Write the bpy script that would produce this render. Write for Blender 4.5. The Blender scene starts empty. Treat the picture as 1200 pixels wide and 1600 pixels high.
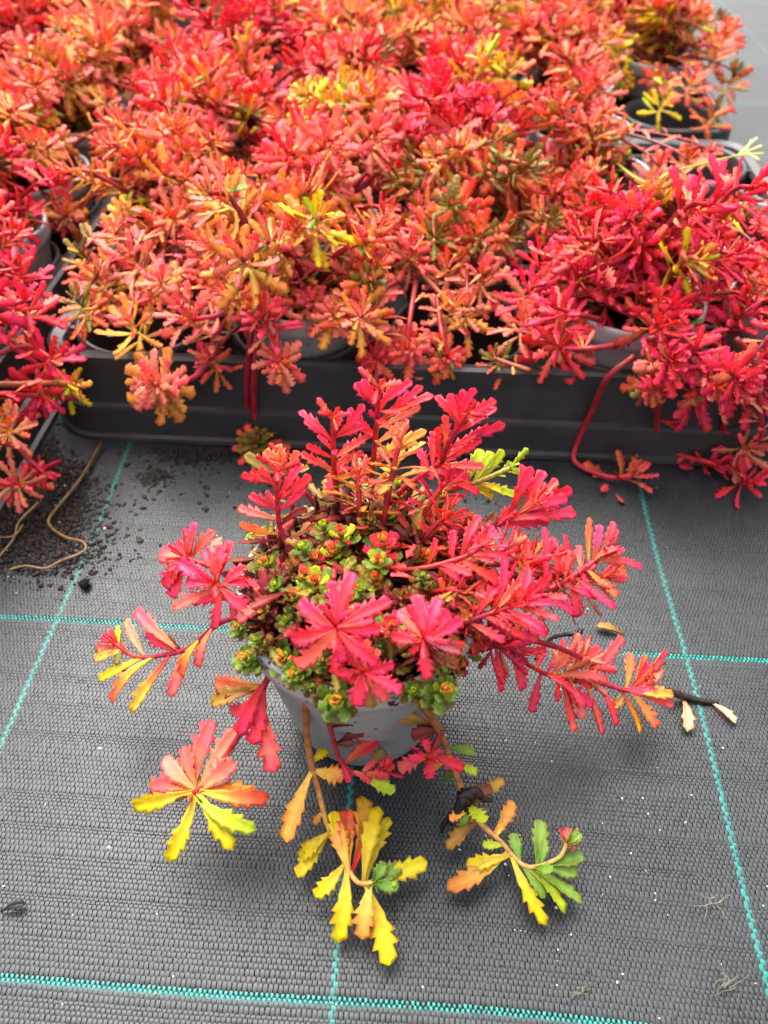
import bpy, math, random
import numpy as np
from mathutils import Vector, Matrix

scene = bpy.context.scene
COL = scene.collection

# ------------------------------------------------------------------ camera
CAM_H = 0.405
PITCH, YAW = math.radians(46.08), math.radians(3.67)
FWD = Vector((-math.sin(YAW) * math.cos(PITCH), math.cos(YAW) * math.cos(PITCH), -math.sin(PITCH)))
RIGHT = Vector((math.cos(YAW), math.sin(YAW), 0))
UP = RIGHT.cross(FWD)
EYE = Vector((0, 0, CAM_H))
cam = bpy.data.cameras.new('camera')
cam.sensor_fit = 'VERTICAL'
cam.sensor_height = 24.0
cam.lens = 18.0
cam.clip_start = 0.01
cam.clip_end = 60
cam.dof.use_dof = True
cam.dof.focus_distance = 0.40
cam.dof.aperture_fstop = 5.2
camo = bpy.data.objects.new('camera', cam)
camo.location = EYE
camo.rotation_euler = (math.pi / 2 - PITCH, 0, YAW)
COL.objects.link(camo)
scene.camera = camo

# ------------------------------------------------------------------ sky, sun, exposure
SUN_EL, SUN_AZ = math.radians(58), math.radians(-25)      # azimuth from +Y towards +X
world = bpy.data.worlds.new('World')
scene.world = world
world.use_nodes = True
wn = world.node_tree.nodes
sky = wn.new('ShaderNodeTexSky')
sky.sky_type = 'NISHITA'
sky.sun_disc = False
sky.sun_elevation = SUN_EL
sky.sun_rotation = SUN_AZ
sky.air_density = 1.0
sky.dust_density = 6.0
sky.ozone_density = 1.0
bg = wn['Background']
bg.inputs['Strength'].default_value = 0.15
cloud = wn.new('ShaderNodeHueSaturation')            # thin cloud cover greys the blue of the sky
cloud.inputs['Saturation'].default_value = 0.3
world.node_tree.links.new(sky.outputs[0], cloud.inputs['Color'])
world.node_tree.links.new(cloud.outputs[0], bg.inputs['Color'])
sun = bpy.data.lights.new('sun', 'SUN')
sun.energy = 1.3
sun.angle = math.radians(50)
sun.color = (1.0, 0.97, 0.93)
suno = bpy.data.objects.new('sun', sun)
COL.objects.link(suno)
sd = Vector((math.sin(SUN_AZ) * math.cos(SUN_EL), math.cos(SUN_AZ) * math.cos(SUN_EL), math.sin(SUN_EL)))
suno.rotation_euler = sd.to_track_quat('Z', 'Y').to_euler()
vs = scene.view_settings
vs.view_transform = 'Standard'
vs.look = 'None'
vs.gamma = 1.0
vs.use_curve_mapping = False
vs.exposure = 1.78

# ------------------------------------------------------------------ pixel helpers (1200 x 1600 picture)
def ray(px, py):
    return FWD + RIGHT * ((px - 600) / 1200) + UP * ((800 - py) / 1200)

def P(px, py, z=0.0):
    d = ray(px, py)
    return EYE + d * ((z - CAM_H) / d.z)

def PY(px, py, y):
    d = ray(px, py)
    return EYE + d * (y / d.y)

def on_plane(px, py, c, n):
    d = ray(px, py)
    k = d.dot(n)
    if abs(k) < 0.12:
        n = (n - d.normalized() * 0.5).normalized()
        k = d.dot(n)
    return EYE + d * ((c - EYE).dot(n) / k)

# ------------------------------------------------------------------ small tools
def lin(c):
    o = []
    for v in c:
        v = v / 255.0
        o.append(v / 12.92 if v <= 0.04045 else ((v + 0.055) / 1.055) ** 2.4)
    return np.array(o)

def mesh_obj(name, V, F, mat, parent=None, cols=None, smooth=True, kind=None):
    me = bpy.data.meshes.new(name)
    me.from_pydata([tuple(v) for v in V], [], [tuple(f) for f in F])
    if cols is not None:
        add_cols(me, cols)
    if smooth:
        me.polygons.foreach_set('use_smooth', np.ones(len(me.polygons), dtype=bool))
    me.materials.append(mat)
    o = bpy.data.objects.new(name, me)
    COL.objects.link(o)
    if parent:
        o.parent = parent
    if kind:
        o['kind'] = kind
    return o

def add_cols(me, cols):
    a = me.color_attributes.new('Col', 'FLOAT_COLOR', 'POINT')
    c = np.ones((len(cols), 4), dtype=np.float32)
    c[:, :3] = np.clip(np.asarray(cols), 0, 1)
    a.data.foreach_set('color', c.ravel())

def raw_mesh(name, V, F, cols, mat):
    me = bpy.data.meshes.new(name)
    me.from_pydata([tuple(v) for v in V], [], [tuple(f) for f in F])
    add_cols(me, cols)
    me.polygons.foreach_set('use_smooth', np.ones(len(me.polygons), dtype=bool))
    me.materials.append(mat)
    return me

def empty(name, loc, label, cat, group=None):
    o = bpy.data.objects.new(name, None)
    o.empty_display_size = 0.01
    COL.objects.link(o)
    o.location = loc
    tag(o, label, cat, group)
    return o

def tag(o, label, cat, group=None):
    o['label'] = label
    o['category'] = cat
    if group:
        o['group'] = group

def inst(name, me, parent, M):
    o = bpy.data.objects.new(name, me)
    o.parent = parent
    o.matrix_local = M if not isinstance(M, Vector) else Matrix.Translation(M)
    COL.objects.link(o)
    return o

class Geo:
    def __init__(self):
        self.V, self.F, self.C, self.n = [], [], [], 0
    def add(self, V, F, C=None):
        V = np.asarray(V, dtype=float)
        self.V.append(V)
        self.F += [tuple(i + self.n for i in f) for f in F]
        self.C.append(np.asarray(C) if C is not None else np.ones((len(V), 3)))
        self.n += len(V)
    def arr(self):
        return np.concatenate(self.V), self.F, np.concatenate(self.C)

def xf(V, M):
    m = np.array(M)
    return np.asarray(V) @ m[:3, :3].T + m[:3, 3]

def lathe(prof, n=40, close_bottom=False):
    V, F = [], []
    for r, z in prof:
        for i in range(n):
            a = 2 * math.pi * i / n
            V.append((r * math.cos(a), r * math.sin(a), z))
    for k in range(len(prof) - 1):
        for i in range(n):
            j = (i + 1) % n
            F.append((k * n + i, k * n + j, (k + 1) * n + j, (k + 1) * n + i))
    if close_bottom:
        F.append(tuple(range((len(prof) - 1) * n, len(prof) * n)))
    return V, F

def catmull(pts, per=6):
    pts = [Vector(p) for p in pts]
    if len(pts) == 2:
        return [pts[0].lerp(pts[1], i / per) for i in range(per + 1)]
    ext = [pts[0] * 2 - pts[1]] + pts + [pts[-1] * 2 - pts[-2]]
    out = []
    for i in range(1, len(ext) - 2):
        p0, p1, p2, p3 = ext[i - 1:i + 3]
        for k in range(per):
            t = k / per
            out.append(0.5 * ((2 * p1) + (p2 - p0) * t + (2 * p0 - 5 * p1 + 4 * p2 - p3) * t * t + (3 * p1 - p0 - 3 * p2 + p3) * t ** 3))
    out.append(pts[-1])
    return out

def tube(path, r0, r1, c0=(.3, .02, .03), c1=(.5, .03, .06), sides=7, nodes=True, rng=random):
    V, F, C = [], [], []
    n = len(path)
    ref = Vector((0.31, 0.2, 0.93)).normalized()
    c0, c1 = np.array(c0), np.array(c1)
    for i, p in enumerate(path):
        t = i / (n - 1)
        d = (path[min(i + 1, n - 1)] - path[max(i - 1, 0)]).normalized()
        s = d.cross(ref)
        if s.length < 0.05:
            s = d.cross(Vector((1, 0, 0)))
        s.normalize()
        u = s.cross(d)
        r = r0 + (r1 - r0) * t
        if nodes:
            r *= 1.0 + (0.10 if i % 3 == 0 else -0.03) + rng.uniform(-.03, .03)
        c = c0 + (c1 - c0) * t
        if nodes:
            c = c * (0.72 if i % 3 == 0 else rng.uniform(0.9, 1.12))
        for k in range(sides):
            a = 2 * math.pi * k / sides
            V.append(tuple(p + s * (r * math.cos(a)) + u * (r * math.sin(a))))
            C.append(c)
    for i in range(n - 1):
        for k in range(sides):
            j = (k + 1) % sides
            F.append((i * sides + k, i * sides + j, (i + 1) * sides + j, (i + 1) * sides + k))
    F.append(tuple(range(sides))[::-1])
    F.append(tuple(range((n - 1) * sides, n * sides)))
    return V, F, C

# ------------------------------------------------------------------ materials
def new_mat(name):
    m = bpy.data.materials.new(name)
    m.use_nodes = True
    nt = m.node_tree
    return m, nt, nt.nodes, nt.links, nt.nodes['Principled BSDF']

def plant_mat(name, rough, transl, mott):
    m, nt, N, L, b = new_mat(name)
    at = N.new('ShaderNodeAttribute'); at.attribute_name = 'Col'
    tc = N.new('ShaderNodeTexCoord')
    oi = N.new('ShaderNodeObjectInfo')
    geo = N.new('ShaderNodeNewGeometry')
    ns = N.new('ShaderNodeTexNoise'); ns.inputs['Scale'].default_value = 260; ns.inputs['Detail'].default_value = 3
    L.new(geo.outputs['Position'], ns.inputs['Vector'])
    hsv = N.new('ShaderNodeHueSaturation')
    L.new(at.outputs['Color'], hsv.inputs['Color'])
    mr = N.new('ShaderNodeMapRange'); mr.inputs[1].default_value = 0.3; mr.inputs[2].default_value = 0.7
    mr.inputs[3].default_value = 1 - mott; mr.inputs[4].default_value = 1 + mott
    L.new(ns.outputs['Fac'], mr.inputs[0])
    ro = N.new('ShaderNodeMapRange'); ro.inputs[3].default_value = 0.86; ro.inputs[4].default_value = 1.12
    L.new(oi.outputs['Random'], ro.inputs[0])
    mu = N.new('ShaderNodeMath'); mu.operation = 'MULTIPLY'
    L.new(mr.outputs[0], mu.inputs[0]); L.new(ro.outputs[0], mu.inputs[1])
    L.new(mu.outputs[0], hsv.inputs['Value'])
    n2 = N.new('ShaderNodeTexNoise'); n2.inputs['Scale'].default_value = 90
    L.new(geo.outputs['Position'], n2.inputs['Vector'])
    mh = N.new('ShaderNodeMapRange'); mh.inputs[1].default_value = .3; mh.inputs[2].default_value = .7
    mh.inputs[3].default_value = 0.488; mh.inputs[4].default_value = 0.512
    L.new(n2.outputs['Fac'], mh.inputs[0]); L.new(mh.outputs[0], hsv.inputs['Hue'])
    L.new(hsv.outputs[0], b.inputs['Base Color'])
    b.inputs['Roughness'].default_value = rough
    b.inputs['Specular IOR Level'].default_value = 0.34
    hsv.inputs['Saturation'].default_value = 1.01
    bp = N.new('ShaderNodeBump'); bp.inputs['Strength'].default_value = 0.25; bp.inputs['Distance'].default_value = 0.0008
    n3 = N.new('ShaderNodeTexNoise'); n3.inputs['Scale'].default_value = 700
    L.new(geo.outputs['Position'], n3.inputs['Vector'])
    L.new(n3.outputs['Fac'], bp.inputs['Height']); L.new(bp.outputs[0], b.inputs['Normal'])
    if transl:
        tr = N.new('ShaderNodeBsdfTranslucent')
        L.new(hsv.outputs[0], tr.inputs['Color'])
        mx = N.new('ShaderNodeMixShader'); mx.inputs[0].default_value = transl
        out = N['Material Output']
        L.new(b.outputs[0], mx.inputs[1]); L.new(tr.outputs[0], mx.inputs[2]); L.new(mx.outputs[0], out.inputs['Surface'])
    return m

LEAF = plant_mat('succulent_leaf', 0.42, 0.42, 0.14)
STEM = plant_mat('succulent_stem', 0.38, 0.0, 0.2)
CRUMB = plant_mat('crumbs', 0.7, 0.0, 0.3)

def plastic(name, col, rough, dirt, dirtcol=(0.16, 0.14, 0.12), spec=0.5):
    m, nt, N, L, b = new_mat(name)
    tc = N.new('ShaderNodeTexCoord')
    geo = N.new('ShaderNodeNewGeometry')
    ns = N.new('ShaderNodeTexNoise'); ns.inputs['Scale'].default_value = 38; ns.inputs['Detail'].default_value = 8; ns.inputs['Roughness'].default_value = .7
    L.new(geo.outputs['Position'], ns.inputs['Vector'])
    cr = N.new('ShaderNodeValToRGB')
    cr.color_ramp.elements[0].position = 0.42; cr.color_ramp.elements[0].color = (*col, 1)
    cr.color_ramp.elements[1].position = 0.78; cr.color_ramp.elements[1].color = tuple(c * (1 - dirt) + d * dirt for c, d in zip(col, dirtcol)) + (1,)
    L.new(ns.outputs['Fac'], cr.inputs[0])
    # little splashes of dark compost
    vo = N.new('ShaderNodeTexVoronoi'); vo.inputs['Scale'].default_value = 210
    L.new(geo.outputs['Position'], vo.inputs['Vector'])
    n2 = N.new('ShaderNodeTexNoise'); n2.inputs['Scale'].default_value = 60
    L.new(geo.outputs['Position'], n2.inputs['Vector'])
    sub = N.new('ShaderNodeMath'); sub.operation = 'SUBTRACT'
    L.new(n2.outputs['Fac'], sub.inputs[0]); sub.inputs[1].default_value = 0.44
    lt = N.new('ShaderNodeMath'); lt.operation = 'LESS_THAN'
    L.new(vo.outputs['Distance'], lt.inputs[0]); L.new(sub.outputs[0], lt.inputs[1])
    mx = N.new('ShaderNodeMix'); mx.data_type = 'RGBA'
    L.new(lt.outputs[0], mx.inputs['Factor']); L.new(cr.outputs[0], mx.inputs['A'])
    mx.inputs['B'].default_value = (0.02, 0.015, 0.012, 1)
    L.new(mx.outputs['Result'], b.inputs['Base Color'])
    rr = N.new('ShaderNodeMapRange'); rr.inputs[3].default_value = rough - .1; rr.inputs[4].default_value = rough + .18
    L.new(ns.outputs['Fac'], rr.inputs[0]); L.new(rr.outputs[0], b.inputs['Roughness'])
    b.inputs['Specular IOR Level'].default_value = spec
    bp = N.new('ShaderNodeBump'); bp.inputs['Strength'].default_value = 0.15; bp.inputs['Distance'].default_value = 0.001
    L.new(ns.outputs['Fac'], bp.inputs['Height']); L.new(bp.outputs[0], b.inputs['Normal'])
    return m

POT = plastic('grey_pot_plastic', (0.25, 0.253, 0.25), 0.5, 0.35)
POT_IN = plastic('pot_rim_plastic', (0.38, 0.38, 0.375), 0.42, 0.2)
TRAY = plastic('black_tray_plastic', (0.027, 0.0245, 0.0245), 0.40, 0.15, spec=.5)

def soil_mat():
    m, nt, N, L, b = new_mat('wet_compost')
    geo = N.new('ShaderNodeNewGeometry')
    ns = N.new('ShaderNodeTexNoise'); ns.inputs['Scale'].default_value = 420; ns.inputs['Detail'].default_value = 6
    L.new(geo.outputs['Position'], ns.inputs['Vector'])
    cr = N.new('ShaderNodeValToRGB')
    cr.color_ramp.elements[0].position = .35; cr.color_ramp.elements[0].color = (0.002, 0.0015, 0.001, 1)
    cr.color_ramp.elements[1].position = .75; cr.color_ramp.elements[1].color = (0.016, 0.009, 0.006, 1)
    L.new(ns.outputs['Fac'], cr.inputs[0]); L.new(cr.outputs[0], b.inputs['Base Color'])
    b.inputs['Roughness'].default_value = 0.85
    b.inputs['Specular IOR Level'].default_value = 0.15
    bp = N.new('ShaderNodeBump'); bp.inputs['Strength'].default_value = 1; bp.inputs['Distance'].default_value = 0.003
    L.new(ns.outputs['Fac'], bp.inputs['Height']); L.new(bp.outputs[0], b.inputs['Normal'])
    return m
SOIL = soil_mat()

def weave_mat():
    m, nt, N, L, b = new_mat('woven_tape')
    at = N.new('ShaderNodeAttribute'); at.attribute_name = 'Col'
    geo = N.new('ShaderNodeNewGeometry')
    ns = N.new('ShaderNodeTexNoise'); ns.inputs['Scale'].default_value = 9; ns.inputs['Detail'].default_value = 8; ns.inputs['Roughness'].default_value = .65
    L.new(geo.outputs['Position'], ns.inputs['Vector'])
    mx = N.new('ShaderNodeMix'); mx.data_type = 'RGBA'
    mr = N.new('ShaderNodeMapRange'); mr.inputs[1].default_value = .40; mr.inputs[2].default_value = .8; mr.inputs[4].default_value = .2
    L.new(ns.outputs['Fac'], mr.inputs[0]); L.new(mr.outputs[0], mx.inputs['Factor'])
    L.new(at.outputs['Color'], mx.inputs['A']); mx.inputs['B'].default_value = (0.125, 0.135, 0.138, 1)
    L.new(mx.outputs['Result'], b.inputs['Base Color'])
    rr = N.new('ShaderNodeMapRange'); rr.inputs[1].default_value = .3; rr.inputs[2].default_value = .7
    rr.inputs[3].default_value = .38; rr.inputs[4].default_value = .55
    L.new(ns.outputs['Fac'], rr.inputs[0]); L.new(rr.outputs[0], b.inputs['Roughness'])
    b.inputs['Specular IOR Level'].default_value = 0.42
    return m
WEAVE = weave_mat()

def ground_mat():
    m, nt, N, L, b = new_mat('ground_fabric')
    geo = N.new('ShaderNodeNewGeometry')
    sp = N.new('ShaderNodeSeparateXYZ'); L.new(geo.outputs['Position'], sp.inputs[0])
    def M(op, a, bb=None):
        n = N.new('ShaderNodeMath'); n.operation = op
        for i, v in enumerate((a, bb)):
            if v is None: continue
            if isinstance(v, (int, float)): n.inputs[i].default_value = v
            else: L.new(v, n.inputs[i])
        return n.outputs[0]
    x, y = sp.outputs[0], sp.outputs[1]
    fx = M('ABSOLUTE', M('SUBTRACT', M('FRACT', M('DIVIDE', M('ADD', x, 0.0313 + 20.1), 0.2)), 0.5))
    fy = M('ABSOLUTE', M('SUBTRACT', M('FRACT', M('DIVIDE', M('ADD', y, -0.0785 + 20.1), 0.2)), 0.5))
    teal = M('MAXIMUM', M('LESS_THAN', fx, 0.006), M('LESS_THAN', fy, 0.009))
    wx = M('SINE', M('MULTIPLY', x, 2 * math.pi / 0.0024))
    wy = M('SINE', M('MULTIPLY', y, 2 * math.pi / 0.0045))
    ns = N.new('ShaderNodeTexNoise'); ns.inputs['Scale'].default_value = 7; ns.inputs['Detail'].default_value = 8
    L.new(geo.outputs['Position'], ns.inputs['Vector'])
    cr = N.new('ShaderNodeValToRGB')
    cr.color_ramp.elements[0].position = .35; cr.color_ramp.elements[0].color = (.012, .0125, .0135, 1)
    cr.color_ramp.elements[1].position = .8; cr.color_ramp.elements[1].color = (.035, .034, .033, 1)
    L.new(ns.outputs['Fac'], cr.inputs[0])
    mx = N.new('ShaderNodeMix'); mx.data_type = 'RGBA'
    L.new(M('MULTIPLY', teal, .35), mx.inputs['Factor']); L.new(cr.outputs[0], mx.inputs['A']); mx.inputs['B'].default_value = (.02, .24, .22, 1)
    L.new(mx.outputs['Result'], b.inputs['Base Color'])
    b.inputs['Roughness'].default_value = .5
    b.inputs['Specular IOR Level'].default_value = .4
    bp = N.new('ShaderNodeBump'); bp.inputs['Strength'].default_value = .5; bp.inputs['Distance'].default_value = .0006
    L.new(M('MULTIPLY', wx, wy), bp.inputs['Height']); L.new(bp.outputs[0], b.inputs['Normal'])
    return m
GROUND = ground_mat()

# ------------------------------------------------------------------ ground: woven weed mat
def warp(X, Y):
    dx = 0.0022 * np.sin(Y * 9.0 + X * 3.1 + .4) + 0.0011 * np.sin(Y * 23 + 1.1 + X * 7)
    dy = 0.0020 * np.sin(X * 8.0 + 1.9 + Y * 2.0) + 0.0010 * np.sin(X * 21 + Y * 5)
    dz = 0.0011 * np.sin(X * 12 + Y * 17 + .3) * np.sin(Y * 9 - X * 4) + 0.0005 * np.sin(X * 31 + Y * 8)
    return X + dx, Y + dy, dz

gv, gf = [], []
g = mesh_obj('ground', [(-8, -6, -.0022), (8, -6, -.0022), (8, 14, -.0022), (-8, 14, -.0022)], [(0, 1, 2, 3)], GROUND, smooth=False)
g['kind'] = 'structure'
g['label'] = 'black woven weed control fabric with a grid of teal marker lines'

def weave():
    rs = np.random.RandomState(4)
    NC, NR = 168, 42
    px = 0.2 / NC
    x0, x1 = -0.50, 0.47
    hs = 0.2 / NR * (1 + 0.16 * np.sin(np.arange(NR) * 1.7) + 0.22 * rs.uniform(-1, 1, NR))
    hs[0] = .0036
    hs[1:] *= (0.2 - hs[0]) / hs[1:].sum()
    edges = np.concatenate([[0], np.cumsum(hs)]) - .0018
    i0 = int(math.floor((x0 + .0313) / px)); i1 = int(math.ceil((x1 + .0313) / px))
    tealc = lin((24, 132, 122)); blk = np.array((0.0130, 0.0150, 0.0160))
    U = np.array([-1, 0, 1.0]); T = np.array([0, .16, .5, .84, 1.0])
    V, C = [], []
    for k in range(-1, 3):
        for r in range(NR):
            ya = edges[r] + 0.0785 + k * .2
            hgt = hs[r]
            for off in (0, 1):
                cols = np.arange(i0, i1 + 1)
                cols = cols[(cols % 2) == off]
                yc = ya + hgt * ((.31 if off == 0 else .81) if r else (.25 if off == 0 else .75))
                xs = -0.0313 + cols * px
                n = len(cols)
                ln = hgt * ((.70 if off == 0 else .56) if r else .50) * rs.uniform(.88, 1.10, n)
                jx = rs.uniform(-.00010, .00010, n)
                lean = rs.uniform(-.0003, .0003, n)
                hh = rs.uniform(.00022, .00036, n)
                t = T[None, :, None]; u = U[None, None, :]
                wf = np.where((cols % NC == 0) | (cols % NC == 1), 1.0, .84 if r else .54) * rs.uniform(.93, 1.04, n)
                wid = wf[:, None, None] * px * (0.60 + .40 * np.sin(np.pi * t) ** .5)
                X = (xs + jx)[:, None, None] + u * wid + (t - .5) * lean[:, None, None]
                Yv = yc + (t - .5) * ln[:, None, None] + 0 * u + rs.uniform(-.00012, .00012, n)[:, None, None]
                Z = hh[:, None, None] * (np.sin(np.pi * t) ** .5) * (1 - .35 * u * u) - .0003
                V.append(np.stack(np.broadcast_arrays(X, Yv, Z), -1).reshape(-1, 3))
                c = np.tile(blk, (n, 1)) * rs.uniform(.75, 1.3, (n, 1))
                if r == 0:
                    c[:] = tealc * rs.uniform(.6, 1.2, (n, 1))
                vt = (cols % NC == 0) | (cols % NC == 1)
                c[vt] = tealc * .6 * rs.uniform(.7, 1.1, (vt.sum(), 1))
                C.append(np.repeat(c, 15, axis=0))
    V = np.concatenate(V); C = np.concatenate(C)
    X, Yv, dz = warp(V[:, 0], V[:, 1])
    V = np.stack([X, Yv, V[:, 2] + dz], -1)
    nc = len(V) // 15
    q = []
    for a in range(4):
        for bq in range(2):
            q.append((a * 3 + bq, a * 3 + bq + 1, a * 3 + bq + 4, a * 3 + bq + 3))
    q = np.array(q)
    F = (q[None] + (np.arange(nc) * 15)[:, None, None]).reshape(-1, 4)
    me = bpy.data.meshes.new('fabric_weave')
    me.vertices.add(len(V)); me.vertices.foreach_set('co', V.astype(np.float32).ravel())
    me.loops.add(F.size); me.loops.foreach_set('vertex_index', F.astype(np.int32).ravel())
    me.polygons.add(len(F)); me.polygons.foreach_set('loop_start', np.arange(0, F.size, 4, dtype=np.int32))
    me.polygons.foreach_set('use_smooth', np.ones(len(F), dtype=bool))
    me.update(calc_edges=True)
    add_cols(me, C)
    me.materials.append(WEAVE)
    o = bpy.data.objects.new('fabric_weave', me)
    COL.objects.link(o)
    o.parent = g
    o['kind'] = 'stuff'
weave()

# ------------------------------------------------------------------ leaves
CD = {k: tuple(lin(c) for c in v) for k, v in {
    # base, tip, edge
    'P': ((234, 68, 72), (245, 62, 94), (239, 50, 76)),
    'R': ((232, 78, 60), (244, 66, 72), (236, 48, 70)),
    'C': ((241, 138, 96), (245, 94, 92), (240, 62, 80)),
    'O': ((240, 164, 72), (244, 118, 76), (236, 72, 66)),
    'S': ((244, 176, 116), (246, 142, 116), (240, 84, 88)),
    'D': ((238, 200, 88), (239, 164, 72), (228, 104, 60)),
    'Y': ((230, 196, 62), (232, 208, 30), (222, 170, 40)),
    'T': ((232, 200, 60), (232, 98, 60), (226, 70, 60)),
    'K': ((228, 78, 62), (232, 186, 60), (222, 110, 60)),
    'L': ((196, 204, 60), (188, 204, 44), (196, 190, 60)),
    'G': ((112, 150, 46), (136, 170, 66), (150, 120, 60)),
    'A': ((132, 130, 50), (150, 134, 56), (176, 84, 50)),
    'B': ((96, 44, 28), (140, 76, 44), (110, 44, 34)),
    'M': ((112, 30, 34), (150, 46, 44), (130, 36, 36)),
    'X': ((24, 16, 14), (34, 24, 20), (20, 14, 12)),
    'W': ((226, 170, 130), (226, 196, 150), (200, 140, 100)),
    'E': ((150, 100, 40), (196, 146, 60), (150, 90, 50)),
}.items()}

def leaf_geo(rng, col, teeth=3, w=0.32, arch=.06, fold=.25, thick=.05, hero=True, twist=0.0, tooth=.22):
    """a spoon-shaped toothed leaf, unit length along +X, face up +Z"""
    base, tip, edge = CD[col]
    PT = [0, .12, .30, .48, .64, .78, .88, .95, 1.0]
    PW = [.24, .23, .46, .78, 1.0, .96, .76, .47, .14]
    ts = [0, .13, .30, .42] if hero else [0, .22, .45]
    flags = [0] * len(ts)
    lo = .46 + rng.uniform(-.03, .06)
    for k in range(teeth):
        a = lo + (0.95 - lo) * (k + .02) / teeth
        b = lo + (0.95 - lo) * (k + .70) / teeth
        ts += [a, b]; flags += [-1, 1]
    ts.append(1.0); flags.append(0)
    V, C = [], []
    us = (-1, -.45, 0, .45, 1) if hero else (-1, 0, 1)
    bs = (-.5, 0, .5) if hero else (0,)
    na, nb = len(us), len(bs)
    jl = [rng.uniform(.7, 1.3) for _ in ts]; jr = [rng.uniform(.7, 1.3) for _ in ts]
    var = rng.uniform(.92, 1.08)
    sidebend = rng.uniform(-.06, .06)
    for i, t in enumerate(ts):
        hw = np.interp(t, PT, PW) * w * .5
        zc = arch * 4 * t * (1 - t)
        tw = twist * t
        cs, sn = math.cos(tw), math.sin(tw)
        y0 = sidebend * 4 * t * (1 - t)
        tt = min(1, max(0, (t - .15) / .7)); tt = tt * tt * (3 - 2 * tt)
        cc = (base * (1 - tt) + tip * tt) * var
        for u in us:
            h = hw
            xo = t
            if abs(u) == 1 and flags[i]:
                j = jl[i] if u < 0 else jr[i]
                h = hw * (1 + (tooth if flags[i] > 0 else -tooth * 1.15) * j)
                xo = t + (.12 * tooth if flags[i] > 0 else -.05 * tooth)
            y = u * h
            z = fold * abs(y) - (.35 * thick * (1 - abs(u)) if hero else 0) * .6
            V.append((xo, y0 + y * cs - z * sn, zc + z * cs + y * sn))
            e = .55 * tt if abs(u) == 1 else 0
            c = cc * (1 - e) + edge * e
            if u == 0 and hero and t < .8:
                c = c * 1.06 + .012
            C.append(c)
        th = thick * (.55 + .45 * math.sin(math.pi * min(1, t * 1.05))) * (0.3 if t == 1 else 1)
        for u in bs:
            y = u * hw
            z = fold * abs(y) - th
            V.append((t, y0 + y * cs - z * sn, zc + z * cs + y * sn))
            C.append(cc * .92)
    st = na + nb
    F = []
    for i in range(len(ts) - 1):
        a, b = i * st, (i + 1) * st
        for k in range(na - 1):
            F.append((a + k, b + k, b + k + 1, a + k + 1))
        low = [0] + list(range(na, na + nb)) + [na - 1]
        for k in range(len(low) - 1):
            F.append((a + low[k], a + low[k + 1], b + low[k + 1], b + low[k]))
    e = (len(ts) - 1) * st
    F.append(tuple([e] + [e + k for k in range(na, na + nb)] + [e + k for k in range(na - 1, 0, -1)]))
    F.append(tuple([k for k in range(0, na)] + [k for k in range(na + nb - 1, na - 1, -1)]))
    return np.array(V), F, np.clip(np.array(C), 0, 1)

def frame(origin, d, nrm, L, W=None):
    x = d.normalized()
    y = nrm.cross(x)
    if y.length < 1e-4:
        y = Vector((0.3, 1, 0.2)).cross(x)
    y.normalize()
    z = x.cross(y)
    W = L if W is None else W
    M = Matrix(((x.x * L, y.x * W, z.x * L, origin.x), (x.y * L, y.y * W, z.y * L, origin.y), (x.z * L, y.z * W, z.z * L, origin.z), (0, 0, 0, 1)))
    return M

LIB = {}
def lib_leaf(col, rng):
    """shared leaf meshes: eight shapes per colour"""
    k = (col, rng.randrange(8))
    if k not in LIB:
        r = random.Random(k[1] * 31 + ord(col) * 101)
        geo = leaf_geo(r, col, teeth=2 + k[1] % 2, w=r.uniform(.19, .31), arch=r.uniform(-.10, .12), fold=r.uniform(.05, .40), thick=.035, tooth=.30, hero=False, twist=r.uniform(-.4, .4))
        LIB[k] = (geo, raw_mesh('leaf', *geo, LEAF))
    return LIB[k]

# ------------------------------------------------------------------ pots
def pot_meshes():
    R, B, H = .0603, .0415, .110
    out = [(R - .0035, H - .016), (R - .004, H - .020), (B + (R - B) * .5, H * .5), (B + .001, .006), (B - .001, .001), (B - .004, 0), (.0, 0.0)]
    V, F = lathe(out[:-1], 48, close_bottom=True)
    body = Geo(); body.add(V, F)
    inner = [(R - .0045, H - .018), (R - .007, H - .026), (R - .010, H - .045)]
    V2, F2 = lathe(inner[::-1], 48); body.add(V2, F2)
    rim = [(R - .0040, H - .018), (R - .0005, H - .017), (R, H - .012), (R + .0002, H - .004), (R, H - .0008), (R - .001, H), (R - .0026, H), (R - .0034, H - .001), (R - .0042, H - .018)]
    Vr, Fr = lathe(rim[::-1], 48)
    sv, sf, rs = [(0, 0, H - .012)], [], random.Random(3)
    n = 28
    for k, rr in enumerate((.018, .036, .0535)):
        for i in range(n):
            a = 2 * math.pi * i / n
            sv.append((rr * math.cos(a), rr * math.sin(a), H - .0135 + rs.uniform(-.002, .0025) - .003 * (k == 2)))
    for i in range(n):
        j = (i + 1) % n
        sf.append((0, 1 + i, 1 + j))
        for k in range(2):
            a = 1 + k * n
            sf.append((a + i, a + n + i, a + n + j, a + j))
    def mk(nm, V, F, m):
        me = bpy.data.meshes.new(nm); me.from_pydata([tuple(v) for v in V], [], F)
        me.polygons.foreach_set('use_smooth', np.ones(len(me.polygons), dtype=bool)); me.materials.append(m); return me
    bv, bf, _ = body.arr()
    return mk('pot', bv, bf, POT), mk('rim', Vr, Fr, POT_IN), mk('soil', sv, sf, SOIL)
POTM, RIMM, SOILM = pot_meshes()
POT_H = .110

def add_pot(root, s=1.0):
    M = Matrix.Scale(s, 4)
    p = inst('pot', POTM, root, M)
    inst('rim', RIMM, p, Matrix.Identity(4))
    inst('soil', SOILM, root, M)
    return p

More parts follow.
